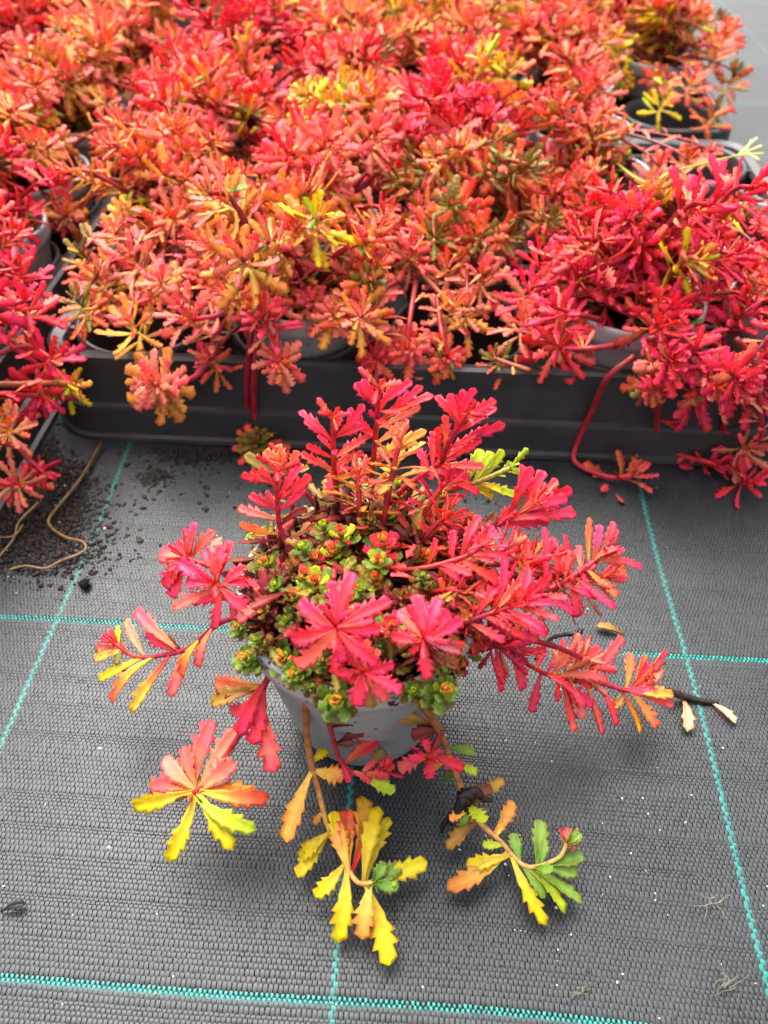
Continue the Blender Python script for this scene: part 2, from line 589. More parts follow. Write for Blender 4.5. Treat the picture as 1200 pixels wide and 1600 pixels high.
# ------------------------------------------------------------------ tight green rosettes
def bud_geo(rng, mix, n=24):
    G = Geo()
    for k in range(n):
        f = k / (n - 1)                       # outer, low -> inner, top
        a = k * 2.39996 + rng.uniform(-.15, .15)
        el = math.radians(8 + 74 * f ** 1.3 + rng.uniform(-7, 7))
        L = (1.0 - .50 * f) * rng.uniform(.85, 1.12) * (.85 + .3 * math.sin(math.pi * min(1, f * 1.6)))
        col = mix[min(len(mix) - 1, int(f * len(mix)))]
        v, fa, c = leaf_geo(rng, col, teeth=2, w=.56, arch=-.13, fold=.45, thick=.13, hero=False)
        d = Vector((math.cos(a) * math.cos(el), math.sin(a) * math.cos(el), math.sin(el)))
        o = Vector((0, 0, -1.25 + 1.45 * f))
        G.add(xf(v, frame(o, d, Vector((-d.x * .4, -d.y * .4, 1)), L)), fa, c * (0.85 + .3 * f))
    v, fa, c = tube([Vector((0, 0, -3.2)), Vector((0.1, 0, -1.6)), Vector((0, 0, .1))], .16, .14, lin((96, 60, 40)), lin((120, 110, 50)), 6, False)
    G.add(v, fa, c)
    return G.arr()
BUDMIX = {'green': 'AAGGL', 'lime': 'AGGLD', 'orange': 'AGLDO', 'red': 'GPCPD', 'rust': 'BMAOA'}
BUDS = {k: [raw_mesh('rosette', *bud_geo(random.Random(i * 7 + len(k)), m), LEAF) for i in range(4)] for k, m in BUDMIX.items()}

# ------------------------------------------------------------------ heads of long shoots
def head_spec(rng, kind, pal, S=1.0):
    """list of (origin, direction, normal, length, colour) round the +Z axis, tip of stem at origin"""
    out = []
    Z = Vector((0, 0, 1))
    if kind == 'spray':
        n = rng.randint(18, 22)
        for k in range(n):
            f = k / (n - 1)
            a = k * 2.39996 + rng.uniform(-.25, .25)
            el = math.radians(4 + 66 * f ** 1.4 + rng.uniform(-12, 12))
            L = S * (.0245 - .013 * f ** 2) * rng.uniform(.82, 1.12)
            o = Vector((0, 0, S * (-.026 * (1 - f))))
            d = Vector((math.cos(a) * math.cos(el), math.sin(a) * math.cos(el), math.sin(el)))
            c = pal[0] if f > .55 else pal[1]
            if rng.random() < .22: c = rng.choice(pal)
            out.append((o, d, Z + Vector((rng.uniform(-.3, .3), rng.uniform(-.3, .3), 0)), L, c, L))
    else:                                           # full flat rosette
        n = rng.randint(24, 28) if S < 1.2 else rng.randint(34, 38)
        for k in range(n):
            f = k / (n - 1)
            a = k * 2.39996 + rng.uniform(-.12, .12)
            el = math.radians(-4 + 74 * f ** 1.3 + rng.uniform(-6, 6))
            L = S * (.0205 - .0135 * f) * rng.uniform(.9, 1.1)
            o = Vector((0, 0, S * (-.010 * (1 - f))))
            d = Vector((math.cos(a) * math.cos(el), math.sin(a) * math.cos(el), math.sin(el)))
            c = pal[1] if f < .4 else pal[0]
            if rng.random() < .3: c = rng.choice(pal)
            out.append((o, d, Z, L, c, L * 1.4))
    return out

PAL = {  # upper, lower, accents
    'pink': 'PPCPRS', 'red': 'RCPRCO', 'coral': 'CSCCOS', 'orange': 'OSOCDC', 'gold': 'DYSYLO',
    'olive': 'AOEADB', 'yellow': 'YYDLYY', 'rust': 'COEAMC', 'peach': 'SDSCOC',
}
def stem_cols(pal):
    return (lin((120, 36, 34)), lin((196, 36, 56))) if pal in ('pink', 'red', 'coral', 'rust', 'peach') else (lin((122, 62, 40)), lin((190, 96, 60)))

# shared shoot meshes for the farther plants
SHOOTS = {}
NV = 9
def shoot_variants(pal):
    res = []
    for v in range(NV):
        rng = random.Random(v * 13 + sum(map(ord, pal)))
        reach = (.012, .030, .048, .062, .078, .040, .094, .006, .055)[v]
        rise = (.062, .060, .054, .046, .034, .070, .014, .040, .030)[v]
        p = catmull([Vector((0, 0, 0)), Vector((reach * .30, rng.uniform(-.006, .006), rise * .55)), Vector((reach * .72, rng.uniform(-.008, .008), rise * .97)), Vector((reach, rng.uniform(-.008, .008), rise * (1.05 if v != 6 else .5)))], 4)
        G = Geo()
        c0, c1 = stem_cols(pal)
        G.add(*tube(p, .0021, .0015, c0, c1, 6, True, rng))
        ax = (p[-1] - p[-3]).normalized() * .8 + Vector((0, 0, .55))
        R = ax.to_track_quat('Z', 'Y').to_matrix().to_4x4()
        M = Matrix.Translation(p[-1]) @ R
        for (o, d, n, L, c, W) in head_spec(rng, 'spray' if v % 3 else 'rosette', PAL[pal], 1.15):
            geo = lib_leaf(c, rng)[0]
            G.add(xf(geo[0], M @ frame(o, d, n, L, W)), geo[1], geo[2])
        for k in range(9):
            s = rng.uniform(.2, .85)
            q = p[int(s * (len(p) - 1))]
            a = rng.uniform(0, 6.28)
            d = Vector((math.cos(a), math.sin(a), rng.uniform(-.2, .5)))
            geo = lib_leaf(rng.choice(PAL[pal] + 'MAG'), rng)[0]
            G.add(xf(geo[0], frame(q, d, Vector((0, 0, 1)), rng.uniform(.014, .020))), geo[1], geo[2])
        res.append(raw_mesh('shoot', *G.arr(), LEAF))
    return res

# ------------------------------------------------------------------ shoot whose leaves are parts of their own
def shoot_auto(root, pts, kind, pal, rng, axis=None, S=1.0, r0=.0022, r1=.0016, side=6, cols=None):
    """pts: world points; the leaves become children of the stem"""
    base = root.location
    pl = catmull([Vector(p) - base for p in pts], 5)
    c0, c1 = cols or stem_cols(pal)
    V, F, C = tube(pl, r0, r1, c0, c1, 7, True, rng)
    st = inst('stem', raw_mesh('stem', V, F, C, STEM), root, Matrix.Identity(4))
    tang = (pl[-1] - pl[-4]).normalized()
    ax = Vector(axis).normalized() if axis is not None else (tang * .8 + Vector((0, 0, .5)))
    M = Matrix.Translation(pl[-1]) @ ax.to_track_quat('Z', 'Y').to_matrix().to_4x4() @ Matrix.Rotation(rng.uniform(0, 6.28), 4, 'Z')
    if kind:
        for (o, d, n, L, c, W) in head_spec(rng, kind, PAL[pal], S):
            inst('leaf', lib_leaf(c, rng)[1], st, M @ frame(o, d, n, L, W))
    for k in range(side):
        s = rng.uniform(.35, .9)
        q = pl[int(s * (len(pl) - 1))]
        a = rng.uniform(0, 6.28)
        d = Vector((math.cos(a), math.sin(a), rng.uniform(-.1, .6)))
        inst('leaf', lib_leaf(rng.choice(PAL[pal]), rng)[1], st, frame(q, d, Vector((0, 0, 1)), rng.uniform(.012, .019) * S))
    return st

# ------------------------------------------------------------------ trays
PX, PYT = .125, .1125
def tray_wall_mesh(W, D):
    rad = .032
    prof = [(-.014, .0675), (-.012, .0725), (-.004, .075), (-.001, .0735), (-.0006, .068), (.0004, .033), (.0036, .0315), (.0042, .029), (.0052, .006), (.0085, .0045), (.009, .001), (.004, .0), (-.008, .0005)]
    def ring(off):
        r = max(.004, rad + off)
        pts = []
        for cx, cy, a0 in ((W / 2 - rad, D / 2 - rad, 0), (-W / 2 + rad, D / 2 - rad, 90), (-W / 2 + rad, -D / 2 + rad, 180), (W / 2 - rad, -D / 2 + rad, 270)):
            for k in range(9):
                a = math.radians(a0 + 90 * k / 8)
                pts.append((cx + r * math.cos(a), cy + r * math.sin(a)))
        return pts
    V, F = [], []
    rings = [ring(o) for o, z in prof]
    n = len(rings[0])
    for (o, z), rg in zip(prof, rings):
        V += [(x, y, z) for x, y in rg]
    for k in range(len(prof) - 1):
        for i in range(n):
            j = (i + 1) % n
            F.append((k * n + i, (k + 1) * n + i, (k + 1) * n + j, k * n + j))
    F.append(tuple((len(prof) - 1) * n + i for i in range(n))[::-1])
    me = bpy.data.meshes.new('wall'); me.from_pydata(V, [], F)
    me.materials.append(TRAY)
    return me

def cup_mesh():
    G = Geo()
    R = .0515
    prof = [(R + .004, .066), (R + .0035, .0715), (R + .002, .0735), (R, .0735), (R - .0015, .0715), (R - .003, .062), (R - .010, .012), (R - .013, .008), (.001, .008)]
    V, F = lathe(prof[::-1], 40); G.add(V, F)
    V, F = lathe([(R + .004, .066), (R - .001, .060), (R - .008, .012)], 40); G.add(V, F)
    def bar(x0, x1, y0, y1, z0, z1):
        v = [(x0, y0, z0), (x1, y0, z0), (x1, y1, z0), (x0, y1, z0), (x0, y0, z1), (x1, y0, z1), (x1, y1, z1), (x0, y1, z1)]
        G.add(v, [(0, 3, 2, 1), (4, 5, 6, 7), (0, 1, 5, 4), (1, 2, 6, 5), (2, 3, 7, 6), (3, 0, 4, 7)])
    for yy in (-.016, .016):
        bar(R - .001, PX / 2 + .001, yy - .0018, yy + .0018, .060, .0715)
        bar(-PX / 2 - .001, -R + .001, yy - .0018, yy + .0018, .060, .0712)
        bar(yy - .0018, yy + .0018, R - .001, PYT / 2 + .001, .060, .0714)
        bar(yy - .0018, yy + .0018, -PYT / 2 - .001, -R + .001, .060, .0711)
    V, F, _ = G.arr()
    me = bpy.data.meshes.new('cup'); me.from_pydata([tuple(v) for v in V], [], F)
    me.polygons.foreach_set('use_smooth', np.array([len(f) == 4 and i < 40 * 10 for i, f in enumerate(F)])); me.materials.append(TRAY)
    return me
CUP = cup_mesh()
TW, TD = 5 * PX + .012, 4 * PYT + .008
WALL = tray_wall_mesh(TW, TD)

def tray(cx, cy, label, group=None):
    t = empty('carrying_tray', (cx, cy, .0005), label, 'tray', group)
    inst('wall', WALL, t, Matrix.Identity(4))
    for i in range(5):
        for j in range(4):
            inst('cup', CUP, t, Matrix.Translation(Vector(((i - 2) * PX, (j - 1.5) * PYT, 0))))
    return t

T1 = (.027, .453 + TD / 2 + .009)
far_grp = 'trays under the packed rows'
tray(T1[0], T1[1], 'black plastic carrying tray, long wall facing the single pot on the mat')
tray(T1[0], T1[1] + TD + .022, 'black tray under packed sedums, second in line behind the single pot', far_grp)
tray(T1[0] - .006, T1[1] + 2 * (TD + .022), 'black tray under packed sedums, third in line behind the single pot', far_grp)
T0 = (-.302 - .009 - TW / 2, .315 + TD / 2)
tray(T0[0], T0[1], 'black plastic tray whose side edge borders the spilled compost')
tray(T0[0] - .004, T0[1] + TD + .022, 'black tray of sedums, next behind the tray beside the spilled compost', far_grp)
tray(T0[0], T0[1] + 2 * (TD + .022), 'black tray of sedums, last in line behind the tray beside the compost', far_grp)

def cells():
    for tcx, tcy, which in ((T1[0], T1[1], 'a'), (T1[0], T1[1] + TD + .022, 'b'), (T1[0] - .006, T1[1] + 2 * (TD + .022), 'c'),
                            (T0[0], T0[1], 'd'), (T0[0] - .004, T0[1] + TD + .022, 'e'), (T0[0], T0[1] + 2 * (TD + .022), 'f')):
        for i in range(5):
            for j in range(4):
                yield which, i, j, tcx + (i - 2) * PX, tcy + (j - 1.5) * PYT

EMPTY_CELLS = {('a', 0, 0), ('a', 2, 0), ('a', 4, 2), ('a', 4, 3), ('b', 4, 0), ('e', 4, 3), ('b', 0, 3)}
def project(p):
    v = p - EYE
    d = v.dot(FWD)
    return 600 + 1200 * v.dot(RIGHT) / d, 800 - 1200 * v.dot(UP) / d, d

SEEDS = [(60, 60, 'red'), (250, 40, 'peach'), (60, 180, 'peach'), (420, 90, 'pink'), (520, 170, 'red'), (330, 190, 'red'), (250, 240, 'gold'), (150, 300, 'gold'),
         (330, 340, 'peach'), (60, 380, 'pink'), (40, 500, 'pink'), (20, 620, 'pink'), (400, 250, 'peach'), (560, 250, 'gold'), (500, 330, 'red'), (580, 30, 'gold'), (680, 60, 'gold'), (760, 100, 'peach'), (650, 120, 'peach'),
         (720, 180, 'red'), (620, 200, 'coral'), (780, 260, 'pink'), (860, 200, 'red'), (900, 60, 'gold'), (830, 30, 'gold'), (1000, 60, 'pink'), (1080, 60, 'orange'), (960, 120, 'rust'), (1040, 180, 'orange'),
         (950, 260, 'rust'), (880, 380, 'pink'), (700, 340, 'olive'), (240, 420, 'peach'), (420, 430, 'peach'), (600, 430, 'coral'), (700, 480, 'orange'), (1060, 430, 'pink'), (1000, 500, 'red'), (1150, 460, 'pink'), (330, 60, 'red')]
WORDS = {'pink': 'hot pink', 'red': 'scarlet red', 'coral': 'coral red', 'orange': 'orange', 'gold': 'golden', 'rust': 'rusty brown', 'peach': 'peach', 'olive': 'olive', 'yellow': 'yellow'}
NEAR = {}
HF = {('a', 4, 1): .2, ('a', 4, 0): .5, ('a', 3, 1): .5, ('a', 3, 2): .7, ('a', 3, 3): .85}
FORCE = {('b', 4, 1): 'orange', ('b', 4, 2): 'pink', ('b', 3, 0): 'rust', ('a', 3, 3): 'rust'}
CELL = {}
PS = .88
def make_tray_plants():
    rngm = random.Random(11)
    for which, i, j, x, y in cells():
        if (which, i, j) in EMPTY_CELLS:
            continue
        px, py, dep = project(Vector((x, y, .12)))
        if (px < -420 or px > 1390 or py < -60 or py > 900) and (which, i, j) != ('d', 4, 0):
            continue
        rng = random.Random(hash((ord(which), i, j)) & 0xffff)
        pal = min(SEEDS, key=lambda s: (s[0] - px) ** 2 + 2.2 * (s[1] - py) ** 2)[2]
        pal = FORCE.get((which, i, j), pal)
        near = (which == 'a' and j <= 1) or (which == 'd' and i == 4 and j <= 2)
        root = empty('potted_sedum', (x, y, .0095), 'x', 'potted plant')
        if near:
            NEAR[(which, i, j)] = root
        else:
            ordn = ['first', 'second', 'third', 'fourth', 'fifth', 'sixth', 'seventh', 'eighth', 'ninth', 'tenth', 'eleventh', 'twelfth']
            row = j + 4 * ('abc' if which in 'abc' else 'def').index(which)
            root['label'] = '%s sedum in the %s, %s pot from the %s, %s row' % (WORDS[pal], 'main trays' if which in 'abc' else 'side trays', ordn[4 - i], 'open mat edge' if which in 'abc' else 'main trays', ordn[row])
            root['group'] = '%s sedums in the packed tray rows' % WORDS[pal]
        CELL[(which, i, j)] = root
        add_pot(root, PS)
        top = (POT_H - .013) * PS
        # green rosettes low in the pot
        nb = rng.randint(14, 18) if dep < .95 else 8
        for k in range(nb):
            a, r = rng.uniform(0, 6.28), .046 * math.sqrt(rng.random())
            key = rng.choice(['green', 'orange', 'rust', 'red'] if pal not in ('gold', 'yellow') else ['lime', 'orange', 'green', 'orange'])
            s = rng.uniform(.0065, .0095)
            M = Matrix.Translation(Vector((r * math.cos(a), r * math.sin(a), top + rng.uniform(.012, .026)))) @ Matrix.Rotation(rng.uniform(-.5, .5), 4, 'X') @ Matrix.Rotation(rng.uniform(0, 6.28), 4, 'Z') @ Matrix.Scale(s, 4)
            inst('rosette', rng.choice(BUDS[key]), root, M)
        alt = {'pink': 'red', 'red': 'coral', 'coral': 'peach', 'orange': 'gold', 'gold': 'orange', 'rust': 'coral', 'peach': 'orange', 'olive': 'rust', 'yellow': 'gold'}[pal]
        n = rng.randint(25, 29)
        for k in range(n):
            a = k * 2.39996 + rng.uniform(-.35, .35)
            if (which, i, j) in (('a', 3, 2), ('a', 3, 3), ('a', 3, 1), ('b', 3, 0)) and math.cos(a) > .25: continue
            if (which, i, j) == ('a', 4, 1) and k > 12: continue
            pp = pal if rng.random() < .70 else alt
            if rng.random() < .10: pp = rng.choice(['gold', 'olive', 'peach', 'gold'])
            if near and k % 2 == 0:
                reach = rng.uniform(.012, .085); rise = (.075 - reach * .55 + rng.uniform(-.008, .012)) * HF.get((which, i, j), 1)
                dv = Vector((math.cos(a), math.sin(a), 0))
                if which == 'a' and j == 0 and dv.y < -.3: reach = min(reach, .062)
                b0 = Vector((x, y, .0095 + top)) + dv * .012
                pts = [b0, b0 + dv * reach * .3 + Vector((0, 0, rise * .55)), b0 + dv * reach * .72 + Vector((0, 0, rise * .95)), b0 + dv * reach + Vector((0, 0, rise))]
                shoot_auto(root, pts, 'spray' if rng.random() < .7 else 'rosette', pp, rng, side=3, S=1.1)
            else:
                if pp not in SHOOTS: SHOOTS[pp] = shoot_variants(pp)
                me = SHOOTS[pp][rng.randrange(NV)] if k % 3 else SHOOTS[pp][rng.choice((0, 1, 5, 7))]
                s = rng.uniform(.95, 1.25) * (HF.get((which, i, j), 1) ** .6)
                M = Matrix.Translation(Vector((rng.uniform(-.02, .02), rng.uniform(-.02, .02), top - .001))) @ Matrix.Rotation(a, 4, 'Z') @ Matrix.Scale(s, 4)
                inst('shoot', me, root, M)
make_tray_plants()

# the front row, described one by one
for k, lab in {
    ('a', 1, 0): 'grey potted sedum with two bare red stems hanging over the tray wall',
    ('a', 3, 0): 'grey potted sedum whose thick red stem arches down the tray wall to the mat',
    ('a', 4, 0): 'pink sedum at the tray end, trailing shoots down the wall to the mat',
    ('a', 0, 1): 'coral sedum behind the empty cup at the tray corner',
    ('a', 1, 1): 'coral sedum directly behind the pot with two bare hanging stems',
    ('a', 2, 1): 'sedum behind the empty cup, orange rosettes spilling forward over the tray wall',
    ('a', 3, 1): 'scarlet sedum right behind the pot with the arching red stem',
    ('a', 4, 1): 'pink sedum behind the pot that trails to the mat at the tray end',
    ('d', 4, 0): 'pink sedum in the side tray drooping over the spilled compost',
    ('d', 4, 1): 'pink sedum in the side tray behind the one drooping over the compost',
    ('d', 4, 2): 'sedum in the side tray, third pot along its inner edge',
}.items():
    if k in NEAR:
        NEAR[k]['label'] = lab
for k, o in NEAR.items():
    if o['label'] == 'x':
        o['label'] = 'sedum in tray ' + str(k)

rg = random.Random(77)
A, D4, Eo, Fo, Lf = NEAR[('a', 1, 0)], NEAR[('a', 3, 0)], NEAR[('a', 4, 0)], NEAR[('a', 2, 1)], NEAR[('d', 4, 0)]
CAMD = (0.0, -.62, .78)
# hanging stems and heads over the tray wall
shoot_auto(A, [P(395, 500, .115), P(390, 545, .095), P(386, 600, .062), P(388, 655, .02), P(400, 690, .014)], 'rosette', 'olive', rg, (0, -.5, .85), 1.3, .0026, .002, 0, stem_cols('red'))
shoot_auto(A, [P(402, 500, .113), P(400, 560, .092), P(396, 615, .055), P(399, 665, .016)], None, 'red', rg, None, 1.0, .0026, .002, 0)
shoot_auto(A, [P(430, 480, .115), P(432, 530, .11), P(435, 568, .098)], 'rosette', 'coral', rg, (0, -.85, .5), 1.05, side=0)
shoot_auto(A, [P(395, 480, .12), P(345, 510, .105), P(310, 585, .075), P(240, 602, .08)], 'rosette', 'peach', rg, (-.05, -.8, .6), 1.45, .0026, .002, 2)
shoot_auto(A, [P(380, 470, .12), P(350, 490, .118), P(300, 500, .112)], 'spray', 'coral', rg, (-.4, -.3, .8), 1.1, side=5)
shoot_auto(A, [P(420, 500, .11), P(415, 490, .122), P(408, 485, .13)], 'spray', 'pink', rg, (-.1, -.3, .9), 1.0, side=2)
shoot_auto(Fo, [P(650, 440, .11), P(640, 500, .105), P(635, 545, .09)], 'rosette', 'coral', rg, (0, -.75, .6), 1.25, side=5)
shoot_auto(Fo, [P(620, 440, .115), P(585, 460, .118), P(560, 480, .118)], 'rosette', 'coral', rg, (-.1, -.55, .8), 1.25, side=4)
shoot_auto(Fo, [P(680, 440, .11), P(690, 520, .1), P(700, 560, .085)], 'rosette', 'rust', rg, (.2, -.7, .6), 1.0, side=3)
shoot_auto(Fo, [P(660, 430, .11), P(690, 460, .112), P(710, 480, .112)], 'spray', 'orange', rg, (.2, -.5, .8), 1.0, side=4)
shoot_auto(Fo, [P(600, 450, .11), P(590, 520, .1), P(585, 560, .085)], 'rosette', 'red', rg, (-.2, -.7, .6), .9, side=3)
shoot_auto(D4, [P(830, 580, .085), P(800, 570, .085), P(772, 560, .085)], 'spray', 'olive', rg, (-.4, -.4, .7), .75, side=2)
shoot_auto(D4, [P(960, 540, .11), P(920, 545, .112), P(875, 545, .105)], 'spray', 'red', rg, (-.1, -.8, .45), 1.25, side=3)
shoot_auto(D4, [P(940, 500, .115), P(900, 490, .125), P(870, 480, .13)], 'spray', 'pink', rg, (-.2, -.4, .8), 1.2, side=3)
shoot_auto(D4, [P(992, 556, .10), P(950, 590, .085), P(926, 640, .05), P(903, 690, .018), P(899, 722, .006), P(950, 745, .006), P(990, 742, .012)], 'spray', 'rust', rg, (.3, -.4, .8), 1.25, .0024, .0018, 0)
shoot_auto(D4, [P(1010, 545, .11), P(1020, 580, .1), P(1018, 605, .085)], 'rosette', 'rust', rg, (0, -.8, .5), .9, side=3)
shoot_auto(D4, [P(1010, 530, .115), P(1060, 525, .118), P(1090, 545, .115)], 'spray', 'pink', rg, (.1, -.5, .8), 1.1, side=6)
shoot_auto(Eo, [P(1080, 560, .11), P(1100, 585, .1), P(1110, 610, .085)], 'spray', 'pink', rg, (.1, -.7, .6), 1.25, side=5)
shoot_auto(Eo, [P(1060, 590, .1), P(1030, 630, .065), P(1030, 690, .015), P(1060, 710, .008), P(1120, 725, .012)], 'spray', 'pink', rg, (.3, -.5, .7), 1.0, .0028, .002, 8)
shoot_auto(Eo, [P(1170, 600, .1), P(1140, 640, .06), P(1130, 690, .02), P(1160, 740, .008), P(1175, 755, .012)], 'spray', 'pink', rg, (.2, -.6, .7), 1.1, .0027, .002, 8)
shoot_auto(Eo, [P(1180, 560, .11), P(1185, 620, .08), P(1190, 680, .04), P(1170, 700, .03)], 'spray', 'coral', rg, (-.1, -.7, .6), 1.2, side=6)
shoot_auto(Eo, [P(1150, 530, .115), P(1180, 560, .1), P(1200, 600, .08)], 'spray', 'pink', rg, (.1, -.6, .7), 1.2, side=6)
DK = (lin((84, 28, 26)), lin((140, 40, 42)))
Gp = NEAR[('a', 0, 1)]
for hx, hy, hz, pal, kd, S in ((150, 430, .12, 'peach', 'spray', 1.2), (205, 400, .13, 'coral', 'spray', 1.2), (250, 440, .125, 'peach', 'rosette', 1.2), (200, 500, .11, 'peach', 'spray', 1.25), (285, 480, .12, 'coral', 'spray', 1.2), (120, 470, .115, 'olive', 'spray', 1.0), (330, 420, .13, 'coral', 'spray', 1.2)):
    e = P(hx, hy, hz)
    b = Gp.location + Vector((0, 0, .085))
    shoot_auto(Gp, [b, b.lerp(e, .4) + Vector((0, 0, .010)), b.lerp(e, .8) + Vector((0, 0, .006)), e], kd, pal, rg, (0, -.5, .8), S, .0017, .0013, 10, DK)
for root, lst in ((Gp, ((180, 365, .125, 'peach', 'spray', 1.2), (240, 350, .13, 'orange', 'spray', 1.2), (125, 395, .12, 'olive', 'spray', 1.1), (300, 385, .125, 'coral', 'spray', 1.2), (190, 330, .13, 'gold', 'rosette', 1.1), (160, 470, .1, 'coral', 'spray', 1.0))), (Fo, ((755, 430, .12, 'coral', 'spray', 1.2), (740, 380, .13, 'red', 'spray', 1.2), (560, 420, .13, 'coral', 'spray', 1.2), (640, 390, .13, 'coral', 'spray', 1.15), (730, 480, .11, 'peach', 'spray', 1.1), (700, 420, .12, 'orange', 'spray', 1.1), (520, 490, .118, 'peach', 'rosette', 1.2))),
                  (A, ((450, 440, .128, 'coral', 'spray', 1.1), (490, 470, .12, 'coral', 'rosette', 1.0), (370, 440, .125, 'red', 'spray', 1.1), (330, 560, .085, 'rust', 'spray', .8))),
                  (D4, ((830, 450, .125, 'pink', 'spray', 1.2), (850, 405, .13, 'pink', 'spray', 1.25), (820, 500, .11, 'coral', 'spray', 1.1), (960, 450, .13, 'pink', 'spray', 1.25), (910, 430, .135, 'pink', 'spray', 1.25), (1010, 460, .13, 'red', 'spray', 1.2), (1050, 560, .11, 'pink', 'rosette', 1.2))),
                  (Eo, ((1120, 440, .112, 'pink', 'spray', 1.3), (1160, 490, .112, 'pink', 'spray', 1.3), (1070, 470, .115, 'pink', 'spray', 1.2), (1150, 590, .1, 'coral', 'spray', 1.2), (1060, 388, .105, 'pink', 'spray', 1.15), (1165, 432, .105, 'pink', 'spray', 1.15), (1130, 352, .10, 'yellow', 'spray', 1.25))),
                  (CELL[('b', 4, 1)], ((1120, 75, .13, 'orange', 'spray', 1.3), (1150, 115, .11, 'olive', 'spray', 1.3), (1120, 170, .10, 'olive', 'spray', 1.2), (1085, 120, .12, 'orange', 'spray', 1.2), (1040, 150, .11, 'gold', 'spray', 1.1), (1130, 30, .14, 'olive', 'spray', 1.1))),
                  (CELL[('a', 3, 3)], ((1030, 260, .12, 'coral', 'spray', 1.2), (1075, 250, .115, 'orange', 'spray', 1.2), (1115, 238, .11, 'coral', 'spray', .8)))):
    for hx, hy, hz, pal, kd, S in lst:
        e = P(hx, hy, hz)
        b = root.location + Vector((0, 0, .085))
        shoot_auto(root, [b, b.lerp(e, .4) + Vector((0, 0, .012)), b.lerp(e, .8) + Vector((0, 0, .008)), e], kd, pal, rg, (0, -.5, .8), S, .0017, .0013, 7, DK)
# drooping plant of the side tray
shoot_auto(Lf, [P(-20, 560, .1), P(40, 540, .1), P(80, 560, .095)], 'spray', 'pink', rg, (.5, -.5, .6), 1.2, side=5)
shoot_auto(Lf, [P(-30, 600, .1), P(30, 600, .09), P(90, 598, .08), P(118, 602, .075)], 'spray', 'gold', rg, (.7, -.4, .5), .8, side=2)
shoot_auto(Lf, [P(-40, 620, .1), P(10, 615, .09), P(62, 620, .075)], 'spray', 'pink', rg, (.4, -.8, .3), 1.15, side=5)
shoot_auto(Lf, [P(-50, 650, .09), P(-10, 660, .08), P(12, 668, .075)], 'spray', 'orange', rg, (.4, -.5, .7), 1.0, side=3)
shoot_auto(Lf, [P(-60, 690, .07), P(18, 695, .055), P(45, 718, .045), P(70, 740, .035)], 'spray', 'pink', rg, (.7, -.5, .3), .7, side=0)
shoot_auto(Lf, [P(-80, 740, .06), P(-20, 750, .05), P(30, 760, .04)], 'spray', 'coral', rg, (.5, -.6, .5), 1.0, side=2)
shoot_auto(Lf, [P(-60, 500, .12), P(0, 480, .125), P(40, 470, .125)], 'spray', 'pink', rg, (.3, -.4, .8), 1.2, side=5)
shoot_auto(Lf, [P(-60, 420, .12), P(-10, 425, .125), P(30, 420, .125)], 'spray', 'pink', rg, (.3, -.4, .8), 1.2, side=5)

# ------------------------------------------------------------------ the single pot on the mat
HB = Vector((-.0262, .2325, .0012))
hero = empty('potted_sedum', HB, 'potted sedum standing alone on the woven mat, red and yellow shoots spreading all round', 'potted plant')
add_pot(hero)
HR = random.Random(5)

